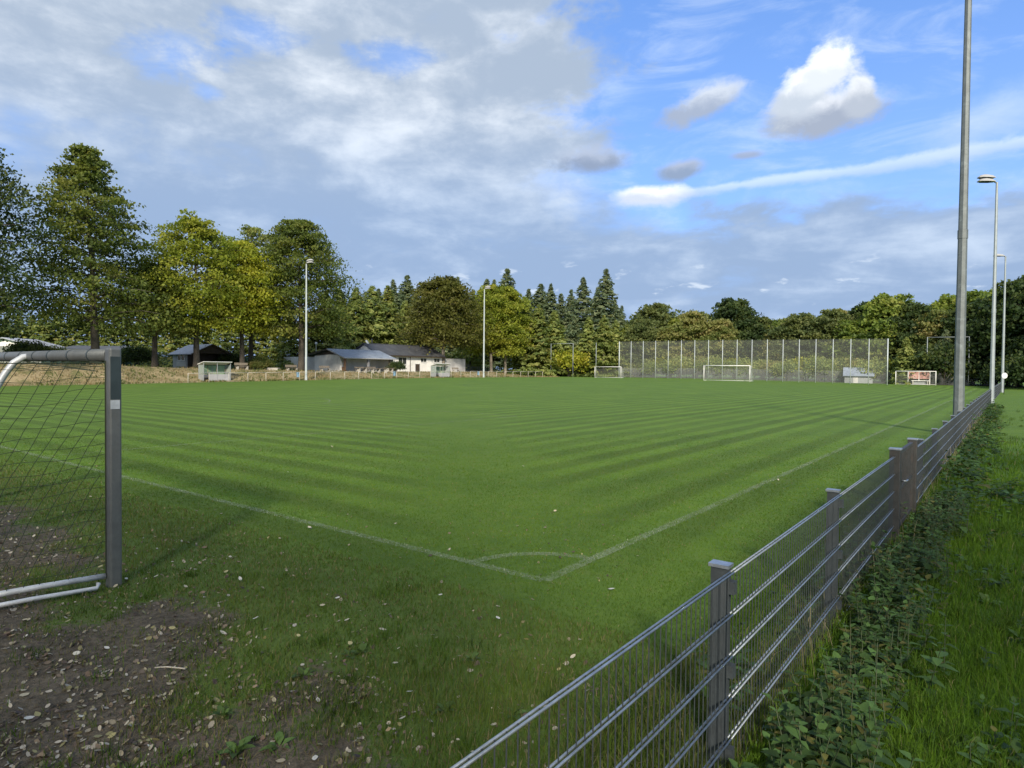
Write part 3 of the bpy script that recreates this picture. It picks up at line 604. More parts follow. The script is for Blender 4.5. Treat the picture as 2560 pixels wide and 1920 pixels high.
# trees behind the photographer that keep the sun off the near corner
def rear_wood():
    vs, fs, cs, o = [], [], [], 0
    for i, (x, y, s) in enumerate(((-8, -5, .6), (-5, -6, .6), (-2, -7, .55), (-11, -7, .7), (4.5, -5.5, .55), (8, -4.5, .65), (12, -4, .8))):
        me = wd[i % 3][1]; n = len(me.vertices); v = np.empty(n * 3, np.float32); me.vertices.foreach_get('co', v); v = v.reshape(-1, 3) * s
        v = v.reshape(-1, 4, 3)[::(14 if x < 2 else 12)].reshape(-1, 3); c = i * 1.1; v = np.stack([v[:, 0] * math.cos(c) - v[:, 1] * math.sin(c) + x, v[:, 0] * math.sin(c) + v[:, 1] * math.cos(c) + y, v[:, 2]], 1)
        vs.append(v); fs.append(np.arange(len(v)).reshape(-1, 4) + o); o += len(v)
        cs.append(np.tile(np.array([0.05, 0.07, 0.018]), (len(v), 1)))
    me = np_mesh('woodland', np.concatenate(vs), np.concatenate(fs), LEAFM, np.concatenate(cs))
    tag(place('woodland', me), kind='stuff')
rear_wood()

# ------------------------------------------------------------------ mesh fence beside the touchline
def fl(a): return -2.268 - 0.43 * float(S(20, 110, a))
def ftop(a): return 0.95 - 0.10 * float(S(3.5, 6, a)) + 0.10 * float(S(30, 70, a)) + 0.05 * float(S(80, 110, a))
fence = thing('mesh_fence', 'low galvanised double-wire mesh fence running beside the touchline into the distance', 'fence', (CORNER[0], CORNER[1], 0), ROTZ)
POSTS = [-4.26, -1.74, 0.78] + [7.15 + 2.52 * k for k in range(44)]
pm = MB().box(-.028, .028, .012, .092, -1.35, 0).mesh('fence_post'); pm.materials.append(GALVD)
cm_ = MB().box(-.036, .036, .004, .102, 0, .016).mesh('fence_cap'); cm_.materials.append(GALV)
clm = MB().box(-.022, .022, -.020, .012, -.03, .03).mesh('fence_clamp'); clm.materials.append(GALVD)
for a in POSTS:
    p = place('post', pm, fence, (a, fl(a), ftop(a) + .02)); place('cap', cm_, p, (0, 0, 0.0005))
    if a < 12:
        for q in range(3): place('clamp', clm, p, (0, 0, -.09 - .4 * q))
segs = [(POSTS[i], POSTS[i + 1]) for i in range(2)] + [(0.78, 3.80), (5.66, 7.15)] + [(POSTS[i], POSTS[i + 1]) for i in range(3, len(POSTS) - 1)]
bar_me = MB().tube([(0, 0, -1.03), (0, 0, .004)], .0024, 6).mesh('fence_bar'); bar_me.materials.append(GALVD)
farbars = MB(); nbar = 0
for s, (a0, a1) in enumerate(segs):
    for lev in range(6):
        m = MB(); z0, z1 = ftop(a0) - .2 * lev, ftop(a1) - .2 * lev
        for off in (-.0085, .0085):
            m.tube([(a0 + .002, fl(a0) + off, z0), (a1 - .002, fl(a1) + off, z1)], .0048, 6)
        m.build('rail', GALV, fence, True)
    n = int((a1 - a0) / .05)
    for k in range(n):
        a = a0 + .025 + k * .05
        if s < 4: place('bar', bar_me, fence, (a, fl(a), ftop(a0) + (ftop(a1) - ftop(a0)) * (a - a0) / (a1 - a0))); nbar += 1
        else: zt = ftop(a0) + (ftop(a1) - ftop(a0)) * (a - a0) / (a1 - a0); farbars.tube([(a, fl(a), zt - 1.03), (a, fl(a), zt)], .0021, 4, False)
tag(farbars.build('bar', GALVD, fence), kind='stuff')
# gate
gate = thing('gate', 'narrow dark steel gate with two capped posts in the mesh fence', 'gate', (*W2(3.88, fl(3.9)), float(gz(3.9, -2.25))), ROTZ)
for gx, gzp in ((0, 1.07), (1.72, 1.05)):
    p = MB().box(gx - .055, gx + .055, -.055, .055, -.3, gzp).build('gate_post', GATE, gate, bevel=.006)
    MB().box(gx - .064, gx + .064, -.064, .064, gzp + .0005, gzp + .022).build('cap', GALV, p, bevel=.004)
lf = MB().box(.09, .13, -.02, .02, .10, 1.03).box(1.59, 1.63, -.02, .02, .10, 1.03).box(.13, 1.59, -.02, .02, .10, .14).box(.13, 1.59, -.02, .02, .99, 1.03).box(.13, 1.59, -.018, .018, .55, .59).build('gate_leaf', GATE, gate)
for k in range(12): MB().box(.225 + k * .11, .245 + k * .11, -.008, .008, .14, .99).build('bar', GATE, lf)
MB().box(.07, .17, -.05, -.021, .60, .80).build('lock_case', GATE, gate)
MB().tube([(.12, -.055, .70), (.12, -.10, .70), (.24, -.105, .70)], .011, 8).build('handle', GALV, gate, True)
for hz in (.25, .88): MB().tube([(1.66, 0, hz - .05), (1.66, 0, hz + .05)], .018, 8).build('hinge', GATE, gate, True)

# ------------------------------------------------------------------ lamp poles
def lamp_pole(label, x, y, H, r0, r1, toward, pegs, mat=POLE, heads=2):
    zb = ground_at(x, y); o = thing('floodlight_pole', label, 'lamp pole', (x, y, zb), toward, 'floodlight poles round the pitch')
    MB().tube([(0, 0, -.5), (0, 0, H * .42)], [r0, r0 + (r1 - r0) * .42], 8).build('lower_pole', mat, o)
    MB().tube([(0, 0, H * .42 - .15), (0, 0, H * .42 + .12)], [r0 + (r1 - r0) * .40 + .012] * 2, 8).build('joint_sleeve', mat, o)
    MB().tube([(0, 0, H * .42), (0, 0, H)], [r0 + (r1 - r0) * .45, r1], 8).build('upper_pole', mat, o)
    MB().tube([(0, 0, -.1), (0, 0, .35)], [r0 * 1.12, r0 * 1.05], 8).build('base_sleeve', mat, o)
    if pegs:
        for k in range(14):
            z = 2.3 + k * .85; rr = r0 + (r1 - r0) * z / H
            # climbing bolts on the side of the pole
            MB().tube([(-rr * .5, -rr * .8, z), (-rr * .5 - .03, -rr * .8 - .07, z), (-rr * .5 - .03, -rr * .8 - .07, z + .05)], .012, 6).build('climbing_bolt', DARKTAPE, o)
    arm = MB().tube([(0, 0, H - .05), (.35, 0, H + .10)], .045, 8).build('lamp_arm', POLE, o, True)
    for k in range(heads):
        dz = .26 * k; h = thing_part = MB()
        pr = [(.18, .06), (.42, .20), (.80, .26), (1.12, .20), (1.28, .05)]
        i0 = len(h.v)
        for xx, hh in pr:
            for yy, zz in ((-.26, 0), (-.22, hh * .7), (0, hh), (.22, hh * .7), (.26, 0)): h.v.append((xx, yy * (.55 + hh * 1.8), H + .02 + dz + zz + .02 * xx))
        for q in range(len(pr) - 1):
            for j in range(4): a = i0 + q * 5 + j; h.f.append((a, a + 1, a + 6, a + 5))
            h.f.append((i0 + q * 5, i0 + q * 5 + 5, i0 + q * 5 + 9, i0 + q * 5 + 4))
        h.f.append(tuple(i0 + j for j in range(5))); h.f.append(tuple(i0 + 20 + j for j in range(5))[::-1])
        hd_ = h.build('lamp_head', WALLB, o, False)
        MB().box(.45, 1.1, -.2, .2, H + .005 + dz, H + .018 + dz + .01).build('lamp_glass', GLASS, hd_)
    return o
lx, ly = brg(2398, 20.3); lamp_pole('nearest galvanised lamp pole standing behind the mesh fence, top out of frame', lx, ly, 15.0, .155, .085, ROTZ + math.pi / 2, True)
lx, ly = brg(2480, 45); lamp_pole('second lamp pole along the fence with a double lamp head', lx, ly, 15.2, .150, .075, ROTZ + 2.2, True, MPOLE)
lx, ly = brg(2506, 72); lamp_pole('farthest lamp pole along the fence with a single lamp head', lx, ly, 15.0, .150, .075, ROTZ + 2.2, False, MPOLE, heads=1)
lx, ly = brg(765, 83); lamp_pole('pale lamp pole at the far touchline in front of the rounded tree', lx, ly, 14.8, .15, .08, ROTZ - math.pi / 2, False, NPOST)
lx, ly = brg(1209, 111); lamp_pole('pale lamp pole at the far touchline right of the clubhouse', lx, ly, 15.0, .15, .08, ROTZ - math.pi / 2, False, NPOST)
# round sign at the end of the fence
sx_, sy_ = brg(2511, 66); sg = thing('round_sign', 'white round sign on a thin post at the far end of the fence', 'sign', (sx_, sy_, ground_at(sx_, sy_)), 0)
MB().tube([(0, .03, -.3), (0, .03, 2.1)], .03, 8).build('post', GALVD, sg, True)
MB().tube([(0, -.012, 1.9), (0, .0, 1.9)], .29, 24).build('disc', WHITEP, sg)

# ------------------------------------------------------------------ training goal at the left
GX, GY = -3.44, 5.61
gr = thing('training_goal', 'grey metal goal frame with green net standing at the left on bare soil', 'goal', (GX, GY, 0), math.atan2(.62, -.785))
# local x = along the crossbar, local +y = backwards (towards the photographer)
gl = lambda x, y, z: (x, y, z)
zb = ground_at(GX, GY)
pst = MB().box(-.055, .055, -.05, .05, zb - .05, 2.06).build('post', ALU, gr, bevel=.018)
MB().box(-.0575, -.0552, -.035, .042, 1.62, 1.985).build('sleeve', DARKTAPE, pst)
MB().box(-.0600, -.0577, -.030, .043, 1.535, 1.612).build('sticker', STICK, pst)
MB().tube([(.05, 0, 2.0), (5.0, 0, 2.0)], .055, 12).build('crossbar', ALU, gr, True)
MB().box(4.945, 5.055, -.05, .05, zb - .05, 2.06).build('post', ALU, gr, bevel=.018)
for xx in (0.45, .95, 1.5, 1.95, 2.4, 2.9): MB().tube([(xx - .012, 0, 2.0), (xx + .012, 0, 2.0)], .0585, 12).build('strap', DARKTAPE, gr, True)
for xb in (2.15,):
    MB().tube([(xb, 0, 2.0), (xb + .01, .07, 1.99), (xb + .02, .15, 1.93), (xb + .03, .22, 1.82), (xb + .05, .42, 1.42), (xb + .08, .95, .36), (xb + .1, 1.12, .06)], .034, 10).build('net_stanchion', ALUW, gr, True)
gb = float(ground_at(GX - .5, GY - .6))
MB().tube([(.02, .06, zb + .10), (.05, .5, gb + .105), (.08, 1.12, gb + .12)], .024, 8).build('ground_bar', ALUW, gr, True)
MB().tube([(-.06, .14, zb + .075), (-.08, .16, zb + .04), (-.045, .62, gb + .05), (-.01, 1.12, gb + .06)], .019, 8).build('peg_bar', ALUW, gr, True)
MB().tube([(.08, 1.12, gb + .1), (5.0, 1.12, gb + .1)], .024, 8).build('rear_bar', ALUW, gr, True)
net = MB(); rn = random.Random(4)
NYMAX = 1.1
def netpt(u, z):      # sagging side net between post and rear
    sag = .05 * math.sin(math.pi * min(1, u / NYMAX)) * math.sin(math.pi * max(0, min(1, z / 2)))
    return (.02 + sag + .03 * u, .055 + u, z)
zl = 1.90
while zl > 0.12:
    pts = []; ph = rn.uniform(0, 3)
    for k in range(15):
        u = k * NYMAX / 14; w = .014 * math.sin(u * 9 + ph) * (1 if k else 0); pts.append(netpt(u, zl - .06 * u + w + (-.012 if k == 1 else 0)))
    net.tube(pts, .0026, 4, False); zl -= .094
u0 = -1.1
while u0 < NYMAX:
    pts = []
    for k in range(24):
        z = 1.93 - k * .08; u = u0 + .53 * (1.93 - z) + .008 * math.sin(z * 13 + u0 * 7)
        if 0 <= u <= NYMAX: pts.append(netpt(u, z))
    if len(pts) > 1: net.tube(pts, .0026, 4, False)
    u0 += .105
# edge cords
net.tube([netpt(0, z) for z in (.1, .6, 1.1, 1.6, 1.95)], .005, 5, False)
net.tube([netpt(u, 1.93 - .02 * u) for u in (0, .3, .7, 1.1)], .004, 5, False)
# net hanging under the crossbar, gathered
for j in range(7):
    net.tube([(.1 + q * .5, .03 + .012 * j, 1.935 - .012 * j + .015 * math.sin(q * 1.7 + j)) for q in range(6)], .003, 4, False)
tag(net.build('net', NETG, gr), kind='stuff')

# ------------------------------------------------------------------ far goals
def far_goal(name, label, a, l0, l1, H, depth, r, group=None, sag=True):
    lc = (l0 + l1) / 2; o = thing(name, label, 'goal', PLoc(a, lc), ROTZ, group); h = (l1 - l0) / 2
    for s in (-1, 1):
        zz = float(gz(a, lc + s * h) - gz(a, lc)); MB().tube([(0, s * h, zz - .1), (0, s * h, H)], r, 10).build('post', WHITEP, o, True)
        MB().tube([(.02, s * h, H - .05), (depth * .35, s * h, H - .12), (depth, s * h, .12)], r * .45, 6).build('net_stanchion', WHITEP, o, True)
        MB().tube([(.02, s * h, .08), (depth, s * h, .08)], r * .5, 6).build('ground_bar', WHITEP, o, True)
    MB().tube([(0, -h - r, H), (0, h + r, H)], r, 10).build('crossbar', WHITEP, o, True)
    MB().tube([(depth, -h, .08), (depth, h, .08)], r * .5, 6).build('ground_bar', WHITEP, o, True)
    m = MB(); n = 10
    row = []
    for k in range(n + 1):
        y = -h + 2 * h * k / n; sg_ = .32 * math.sin(math.pi * k / n) if sag else .05
        row.append([(.03, y, H - .03), (depth * .38, y, H - .14 - sg_), (depth * .98, y, .1)])
    for k in range(n):
        for q in range(2): m.quad(row[k][q], row[k + 1][q], row[k + 1][q + 1], row[k][q + 1])
    for s, rw in ((-1, row[0]), (1, row[-1])): m.quad((.03, s * h, .08), (.03, s * h, H - .03), (depth * .38, s * h, H - .14), (depth * .98, s * h, .1))
    tag(m.build('net', NETWHITE, o), kind='stuff'); return o
far_goal('football_goal', 'full-size white goal on the far goal line before the tall net', PL, PW / 2 - 3.72, PW / 2 + 3.72, 2.50, 1.9, .062)
far_goal('youth_goal', 'small white goal near the far left corner below the yellow bush', 101.0, 52.6, 58.0, 2.05, 1.2, .05, 'small goals at the far end', False)
far_goal('youth_goal', 'small white goal in front of the red board near the right trees', 113.2, 5.5, 10.8, 2.12, 1.2, .055, 'small goals at the far end', False)

# ------------------------------------------------------------------ ball-stop nets
def net_row(label, a, ls, H, wide_ends, net_from=0, bars=None):
    NPOST = globals()['NPOST'] if bars is None else MPOLE
    lc = (ls[0] + ls[-1]) / 2; o = thing('ball_stop_net', label, 'net', PLoc(a, lc), ROTZ, 'ball-stop nets behind the far goal'); z0 = float(gz(a, lc))
    for i, l in enumerate(ls):
        r = .085 if (wide_ends and i in (0, len(ls) - 1)) else .055
        MB().tube([(0, l - lc, float(gz(a, l)) - z0 - .3), (0, l - lc, float(gz(a, l)) - z0 + H)], r, 8).build('post', NPOST, o, True)
    if bars is None:
        for i in range(len(ls) - 1):
            la_, lb = ls[i] - lc, ls[i + 1] - lc; za, zb2 = float(gz(a, ls[i])) - z0, float(gz(a, ls[i + 1])) - z0
            m = MB(); nn = 4
            for k in range(nn):
                u0, u1 = k / nn, (k + 1) / nn; b = lambda u: .10 * math.sin(math.pi * u)
                yy0, yy1 = la_ + .055 + (lb - la_ - .11) * u0, la_ + .055 + (lb - la_ - .11) * u1
                m.quad((.03 + b(u0), yy0, za + .08), (.03 + b(u1), yy1, za + .08), (.03, yy1, zb2 + H - .06), (.03, yy0, za + H - .06))
            m.build('net', NETGREY, o)
        MB().tube([(0, ls[0] - lc, float(gz(a, ls[0])) - z0 + H - .03), (0, ls[-1] - lc, float(gz(a, ls[-1])) - z0 + H - .03)], .022, 6).build('top_rope', GALVD, o)
    else:
        for i, j in bars: MB().tube([(0, ls[i] - lc, float(gz(a, ls[i])) - z0 + H - .06), (0, ls[j] - lc, float(gz(a, ls[j])) - z0 + H - .06)], .04, 6).build('top_bar', NPOST, o, True)
    return o
net_row('tall grey ball-stop net on many pale posts behind the far goal', 108.0, [11.3 + 45.4 * k / 18 for k in range(19)], 7.0, True)
net_row('three bare net posts left of the ball-stop net', 108.3, [62.0, 67.4, 72.8], 6.9, False, bars=[(1, 2)])
net_row('bare net frame among the dark trees at the right', 117.5, [1.6, 7.05], 7.6, False, bars=[(0, 1)])
def mesh_row(name, label, pts, H, mat, every=3.0, r=.035, group=None):
    x0, y0 = W2(*pts[0]); o = thing(name, label, 'fence', PLoc(*pts[0]), ROTZ, group); z0 = float(gz(*pts[0])); b0 = np.array(pts[0])
    for (p, q) in zip(pts[:-1], pts[1:]):
        p, q = np.array(p, float), np.array(q, float); n = max(1, int(round(np.linalg.norm(q - p) / every)))
        for k in range(n):
            u, v = p + (q - p) * k / n, p + (q - p) * (k + 1) / n; zu, zv = float(gz(*u)) - z0, float(gz(*v)) - z0; u_, v_ = u - b0, v - b0
            MB().tube([(u_[0], u_[1], zu - .3), (u_[0], u_[1], zu + H + .05)], r, 6).build('post', GALVD, o, True)
            MB().quad((u_[0] + .04, u_[1], zu + .03), (v_[0] + .04, v_[1], zv + .03), (v_[0] + .04, v_[1], zv + H), (u_[0] + .04, u_[1], zu + H)).build('mesh_panel', mat, o)
    return o
mesh_row('boundary_fence', 'grey wire boundary fence behind the ball-stop net', [(119, -3.0), (119, 76), (101.5, 88)], 2.0, NETDARK, 3.2)
mesh_row('screen_fence', 'dark green screen fence behind the timber hut', [(14, 92), (36, 94.5), (57.3, 94.5)], 2.2, NETGREEN, 3.0)
mesh_row('boundary_fence', 'grey wire fence between the clubhouse wall and the pale tree trunks', [(89.6, 81.0), (101, 87.5)], 1.9, NETDARK, 3.0)

# ------------------------------------------------------------------ railing, dugouts, benches, bins
rl = thing('pitch_railing', 'low pale pipe railing along the far touchline', 'railing', PLoc(30, 67.5), ROTZ); z0 = float(gz(30, 67.5))
RA = [30 + 2.33 * k for k in range(30)]
for a in RA: MB().tube([(a - 30, 0, float(gz(a, 67.5)) - z0 - .2), (a - 30, 0, float(gz(a, 67.5)) - z0 + 1.04)], .035, 8).build('post', PALEP, rl, True)
for a, b in zip(RA[:-1], RA[1:]):
    MB().tube([(a - 30, 0, float(gz(a, 67.5)) - z0 + 1.03), (b - 30, 0, float(gz(b, 67.5)) - z0 + 1.03)], .026, 8).build('rail', PALEP, rl, True)
def dugout(label, a, l):
    o = thing('dugout', label, 'dugout', PLoc(a, l), ROTZ, 'dugouts at the far touchline'); Lh = 1.6; D = 1.1
    for x in (-Lh, 0, Lh):
        for y, h in ((0, 2.12), (D, 1.85)): MB().box(x - .03, x + .03, y - .03, y + .03, -.1, h).build('frame_post', GREYP, o)
    MB().slab([(-Lh - .12, -.18, 2.17), (Lh + .12, -.18, 2.17), (Lh + .12, D + .1, 1.88), (-Lh - .12, D + .1, 1.88)], (0, 0, .06)).build('roof', WHITEP, o)
    for k in range(3):
        x0, x1 = -Lh + .05 + k * 1.04, -Lh + 1.02 + k * 1.04
        MB().box(x0, x1, D - .012, D + .008, .75, 1.8).build('back_panel', GREENP, o)
    MB().box(-Lh + .04, Lh - .04, D - .012, D + .008, .02, .72).build('back_board', GREYP, o)
    for s in (-1, 1):
        MB().box(s * Lh - .008, s * Lh + .008, .04, D - .04, .72, 1.86).build('side_panel', ACRYL, o)
        MB().box(s * Lh - .012, s * Lh + .012, .04, D - .04, .02, .70).build('side_board', GREYP, o)
    MB().box(-.95, Lh - .06, -.025, .0, .05, .78).build('front_board', WALLB, o)
    MB().box(-Lh + .1, Lh - .1, D - .55, D - .15, .42, .48).build('bench', WOODL, o)
    MB().box(-Lh + .1, Lh - .1, -.02, .02, .98, 1.02).build('rail', GREYP, o)
    return o
dugout('left dugout with white roof edge and green back panels below the hut', 34.2, 69.2)
dugout('right dugout with pale front board before the slate-roofed clubhouse', 71.2, 68.6)
def bench(label, x, y, rz, L=1.8):
    o = thing('park_bench', label, 'bench', (x, y, ground_at(x, y)), rz, 'benches on the bank')
    for s in (-1, 1): MB().box(s * L * .36 - .09, s * L * .36 + .09, -.2, .2, -.1, .40).build('leg', CONC, o)
    for k in range(3): MB().box(-L / 2, L / 2, -.22 + k * .15, -.10 + k * .15, .402, .445).build('seat_slat', WOODL, o)
    for k in range(2): MB().box(-L / 2, L / 2, .22, .255, .56 + k * .16, .69 + k * .16).build('back_slat', WOODL, o)
    for s in (-1, 1): MB().box(s * L * .36 - .03, s * L * .36 + .03, .256, .29, .30, .86).build('back_post', GALVD, o)
for lab, px, l in (('bench between the golden tree and the low bush', 605, 74.5), ('bench beside the trunk of the rounded tree', 730, 75.5), ('bench against the white gable wall', 813, 75.0),
                   ('first bench under the tin-roofed shelter', 900, 75.2), ('second bench under the tin-roofed shelter', 930, 75.4), ('bench in front of the grey end wall', 1140, 78.0)):
    tn = (px - 1280) / 1626.5; Z = (l + 3.3) / (.607 - .795 * tn); bench(lab, tn * Z, Z, ROTZ)
def bin_(label, px, l):
    tn = (px - 1280) / 1626.5; Z = (l + 3.3) / (.607 - .795 * tn); x, y = tn * Z, Z
    o = thing('litter_bin', label, 'bin', (x, y, ground_at(x, y)), ROTZ, 'blue bins at the railing')
    MB().tube([(0, .2, -.2), (0, .2, 1.15)], .03, 8).build('post', GALVD, o, True)
    b = MB().tube([(0, 0, .38), (0, 0, .42), (0, 0, .98), (0, 0, 1.0)], [.17, .19, .21, .215], 12).build('bin_body', BLUEB, o, True)
    MB().tube([(0, 0, 1.0), (0, 0, 1.03)], [.225, .225], 12).build('rim', BLUEB, b, True)
bin_('blue litter bin left of the left pale lamp pole', 745, 67.9); bin_('blue litter bin below the clipped bush', 986, 67.9); bin_('blue litter bin left of the right pale lamp pole', 1196, 67.9)
# table group before the shelter
tn = (905 - 1280) / 1626.5; Z = (72.6 + 3.3) / (.607 - .795 * tn)
for k in range(3):
    o = thing('picnic_table', 'pale picnic table before the shelter, %s from the left' % ordinal(k + 1), 'table', (tn * Z + k * 2.6 * TV[0], Z + k * 2.6 * TV[1], ground_at(tn * Z + k * 2.6 * TV[0], Z + k * 2.6 * TV[1])), ROTZ, 'tables before the shelter')
    MB().box(-.95, .95, -.35, .35, .70, .76).build('table_top', WOODL, o)
    for s in (-1, 1):
        MB().box(s * .6 - .06, s * .6 + .06, -.28, .28, -.1, .69).build('leg', CONC, o)
for lab, px, l in (('low pale concrete block by the screen fence', 682, 77), ('low pale boulder by the wood edge', 1300, 78)):
    tn = (px - 1280) / 1626.5; Z = (l + 3.3) / (.607 - .795 * tn); zz = ground_at(tn * Z, Z)
    tag(MB().slab([(-.8, -.3, -.1), (.75, -.35, -.1), (.85, .3, -.1), (-.75, .35, -.1)], (.05, .02, .48)).build('concrete_block', CONC, None, bevel=.06), lab, 'block').location = (tn * Z, Z, zz)

# ------------------------------------------------------------------ buildings
def bld(name, label, a, l, z, cat='building'):
    p = W2(a, l); return thing(name, label, cat, (float(p[0]), float(p[1]), z), ROTZ)
def window(parent, x0, x1, z0, z1, y, face=-1, frame=WHITEP, mull=1):
    """window in a wall whose outer face is y; local x runs along the wall, outside is face*y"""
    f = MB(); t = .07; yo, yi = y + face * .03, y - face * .0
    lo, hi = min(yo, yi), max(yo, yi)
    f.box(x0 - t, x1 + t, lo, hi, z0 - t, z0).box(x0 - t, x1 + t, lo, hi, z1, z1 + t).box(x0 - t, x0, lo, hi, z0, z1).box(x1, x1 + t, lo, hi, z0, z1)
    for k in range(mull): xm = x0 + (x1 - x0) * (k + 1) / (mull + 1); f.box(xm - .03, xm + .03, lo, hi, z0, z1)
    w = f.build('window', frame, parent)
    n = mull + 1
    for k in range(n):
        xa, xb = x0 + (x1 - x0) * k / n + (.03 if k else 0), x0 + (x1 - x0) * (k + 1) / n - (.03 if k < n - 1 else 0)
        MB().box(xa + .002, xb - .002, min(y, y + face * .012), max(y, y + face * .012), z0 + .002, z1 - .002).build('pane', GLASS, w)
    MB().box(x0 - .12, x1 + .12, min(y, y + face * .10), max(y, y + face * .10), z0 - t - .05, z0 - t - .004).build('sill', frame, w)
# shelter
BZ = 1.42
sh = bld('shelter', 'open white-walled shelter with a blue-grey tin roof left of the clubhouse', 57.8, 76.0, BZ)
MB().slab([(0, .9, -.3), (0, 7.6, -.3), (0, 7.6, 2.45), (0, 3.9, 3.25), (0, 1.5, 2.62), (0, .9, 1.2)], (.2, 0, 0)).build('gable_wall', WALLW, sh)
MB().box(.0, .18, 7.6, 16, -.3, 2.32).build('side_wall', WALLG, sh)
MB().box(.201, 9.4, 3.4, 3.6, -.3, 3.0).build('back_wall', WALLW, sh)
MB().box(9.2, 9.4, .5, 3.399, -.3, 2.5).build('end_wall', WALLW, sh)
for k, (x, mt) in enumerate(((.1, BRICKY), (4.6, WALLB), (9.1, WOODL))):
    MB().box(x - .13, x + .13, .12, .42, -.3, 2.12).build('pillar', mt, sh)
MB().slab([(-.2, .15, -.28), (.45, .15, -.28), (.35, .5, .75), (-.1, .5, .75)], (0, .3, 0)).build('brick_plinth', BRICKY, sh)
rf = MB().slab([(-.55, -.35, 2.10), (9.9, -.35, 2.10), (9.9, 3.75, 3.47), (-.55, 3.75, 3.47)], (0, 0, .07)).build('roof', ROOFB, sh)
MB().slab([(-.55, 3.77, 3.47), (9.9, 3.77, 3.47), (9.9, 9.3, 2.55), (-.55, 9.3, 2.55)], (0, 0, .07)).build('roof_back', ROOFB, sh)
for k in range(17): MB().slab([(-.4 + k * .63, -.34, 2.174), (-.36 + k * .63, -.34, 2.174), (-.36 + k * .63, 3.74, 3.543), (-.4 + k * .63, 3.74, 3.543)], (0, 0, .03)).build('roof_seam', ROOFB, rf)
MB().box(-.57, 9.92, -.43, -.352, 2.02, 2.15).build('gutter', WALLB, rf)
MB().slab([(-.60, -.35, 2.0), (-.60, 3.75, 3.38), (-.60, 3.75, 3.55), (-.60, -.35, 2.18)], (.045, 0, 0)).build('verge_board', WALLB, rf)
MB().slab([(-.60, 3.76, 3.38), (-.60, 9.3, 2.46), (-.60, 9.3, 2.63), (-.60, 3.76, 3.55)], (.045, 0, 0)).build('verge_board', WOODD, rf)
MB().slab([(-.02, 1.2, 2.58), (-.02, 3.9, 3.22), (-.02, 7.5, 2.62), (-.02, 7.5, 2.48), (-.02, 3.9, 2.66)], (-.06, 0, 0)).build('gable_boarding', WOODD, sh)
MB().box(9.45, 10.0, -.1, .25, -.2, 1.75).build('white_board', WHITEP, sh)
# clubhouse
cl = bld('clubhouse', 'white clubhouse with a dark slate roof and two small windows', 67.6, 80.0, 1.50)
MB().box(0, 15.4, 0, 7.0, -.4, 2.86).build('wall', WALLW, cl)
for x0 in (0.0, 15.4 - .2): MB().slab([(x0, .05, 2.86), (x0, 6.95, 2.86), (x0, 3.4, 4.5)], (.2, 0, 0)).build('gable_wall', WALLW, cl)
r1 = MB().slab([(-.4, -.55, 2.68), (15.75, -.55, 2.68), (15.75, 3.38, 4.62), (-.4, 3.38, 4.62)], (0, 0, .1)).build('roof', ROOFD, cl)
MB().slab([(-.4, 3.40, 4.62), (15.75, 3.40, 4.62), (15.75, 7.5, 2.68), (-.4, 7.5, 2.68)], (0, 0, .1)).build('roof_back', ROOFD, cl)
nrow = 9
for k in range(nrow):   # slate courses
    y0, y1 = -.56 + k * .437, -.56 + (k + 1) * .437; za, zb3 = 2.785 + k * .2157, 2.785 + (k + 1) * .2157
    MB().slab([(-.42, y0, za), (15.77, y0, za), (15.77, y1, zb3 - .012), (-.42, y1, zb3 - .012)], (0, 0, .022)).build('slate_course', ROOFD, r1)
MB().box(-.42, 15.77, 3.25, 3.53, 4.70, 4.80).build('ridge', ROOFD, r1)
MB().box(-.42, 15.77, -.63, -.555, 2.56, 2.74).build('gutter', WOODD, r1)
MB().tube([(2.3, 4.2, 4.2), (2.3, 4.2, 5.6)], .12, 8).build('chimney', GALVD, r1, True)
ds = thing_ = MB().tube([(-.2, 2.6, 4.85), (-.1, 2.45, 4.95)], [.42, .38], 14).build('satellite_dish', WHITEP, r1, True)
window(cl, 9.9, 11.3, 1.75, 2.35, 0); window(cl, 13.3, 14.7, 1.75, 2.35, 0); window(cl, 4.6, 6.4, 1.3, 2.4, 0); window(cl, 2.2, 3.4, 1.3, 2.4, 0)
d = MB().box(8.6, 9.6, -.03, 0, -.1, 1.35).build('door', WOODD, cl); MB().box(8.52, 8.598, -.045, 0, -.1, 1.43).box(9.602, 9.68, -.045, 0, -.1, 1.43).build('frame', WALLB, d); MB().tube([(9.5, -.06, .7), (9.4, -.06, .7)], .02, 6).build('handle', GALV, d)
MB().tube([(7.3, -.07, -.2), (7.3, -.07, 2.6)], .05, 8).build('downpipe', WOODD, cl, True)
ew = bld('end_wall', 'weathered grey wall at the right end of the clubhouse', 83.5, 80.2, 1.5, 'wall')
MB().box(0, 6.2, 0, .25, -.4, 2.42).build('wall_panel', WALLG, ew); MB().box(-.03, 6.23, -.04, .29, 2.422, 2.50).build('coping', CONC, ew)
for lab, a, l, h in (('small white lamp on a post behind the grey end wall', 84.8, 84, 5.2), ('white corner lamp on a post at the left end of the side wall', 57.6, 92.4, 3.0), ('white chimney-like post behind the shelter roof', 58.5, 84.2, 4.3)):
    o = bld('small_lamp', lab, a, l, 1.4, 'lamp'); MB().tube([(0, 0, -.2), (0, 0, h)], .05, 6).build('post', WALLB, o); MB().tube([(0, 0, h), (0, 0, h + .12), (0, 0, h + .3), (0, 0, h + .38)], [.08, .19, .19, .06], 10).build('lamp_head', WHITEP, o, True)
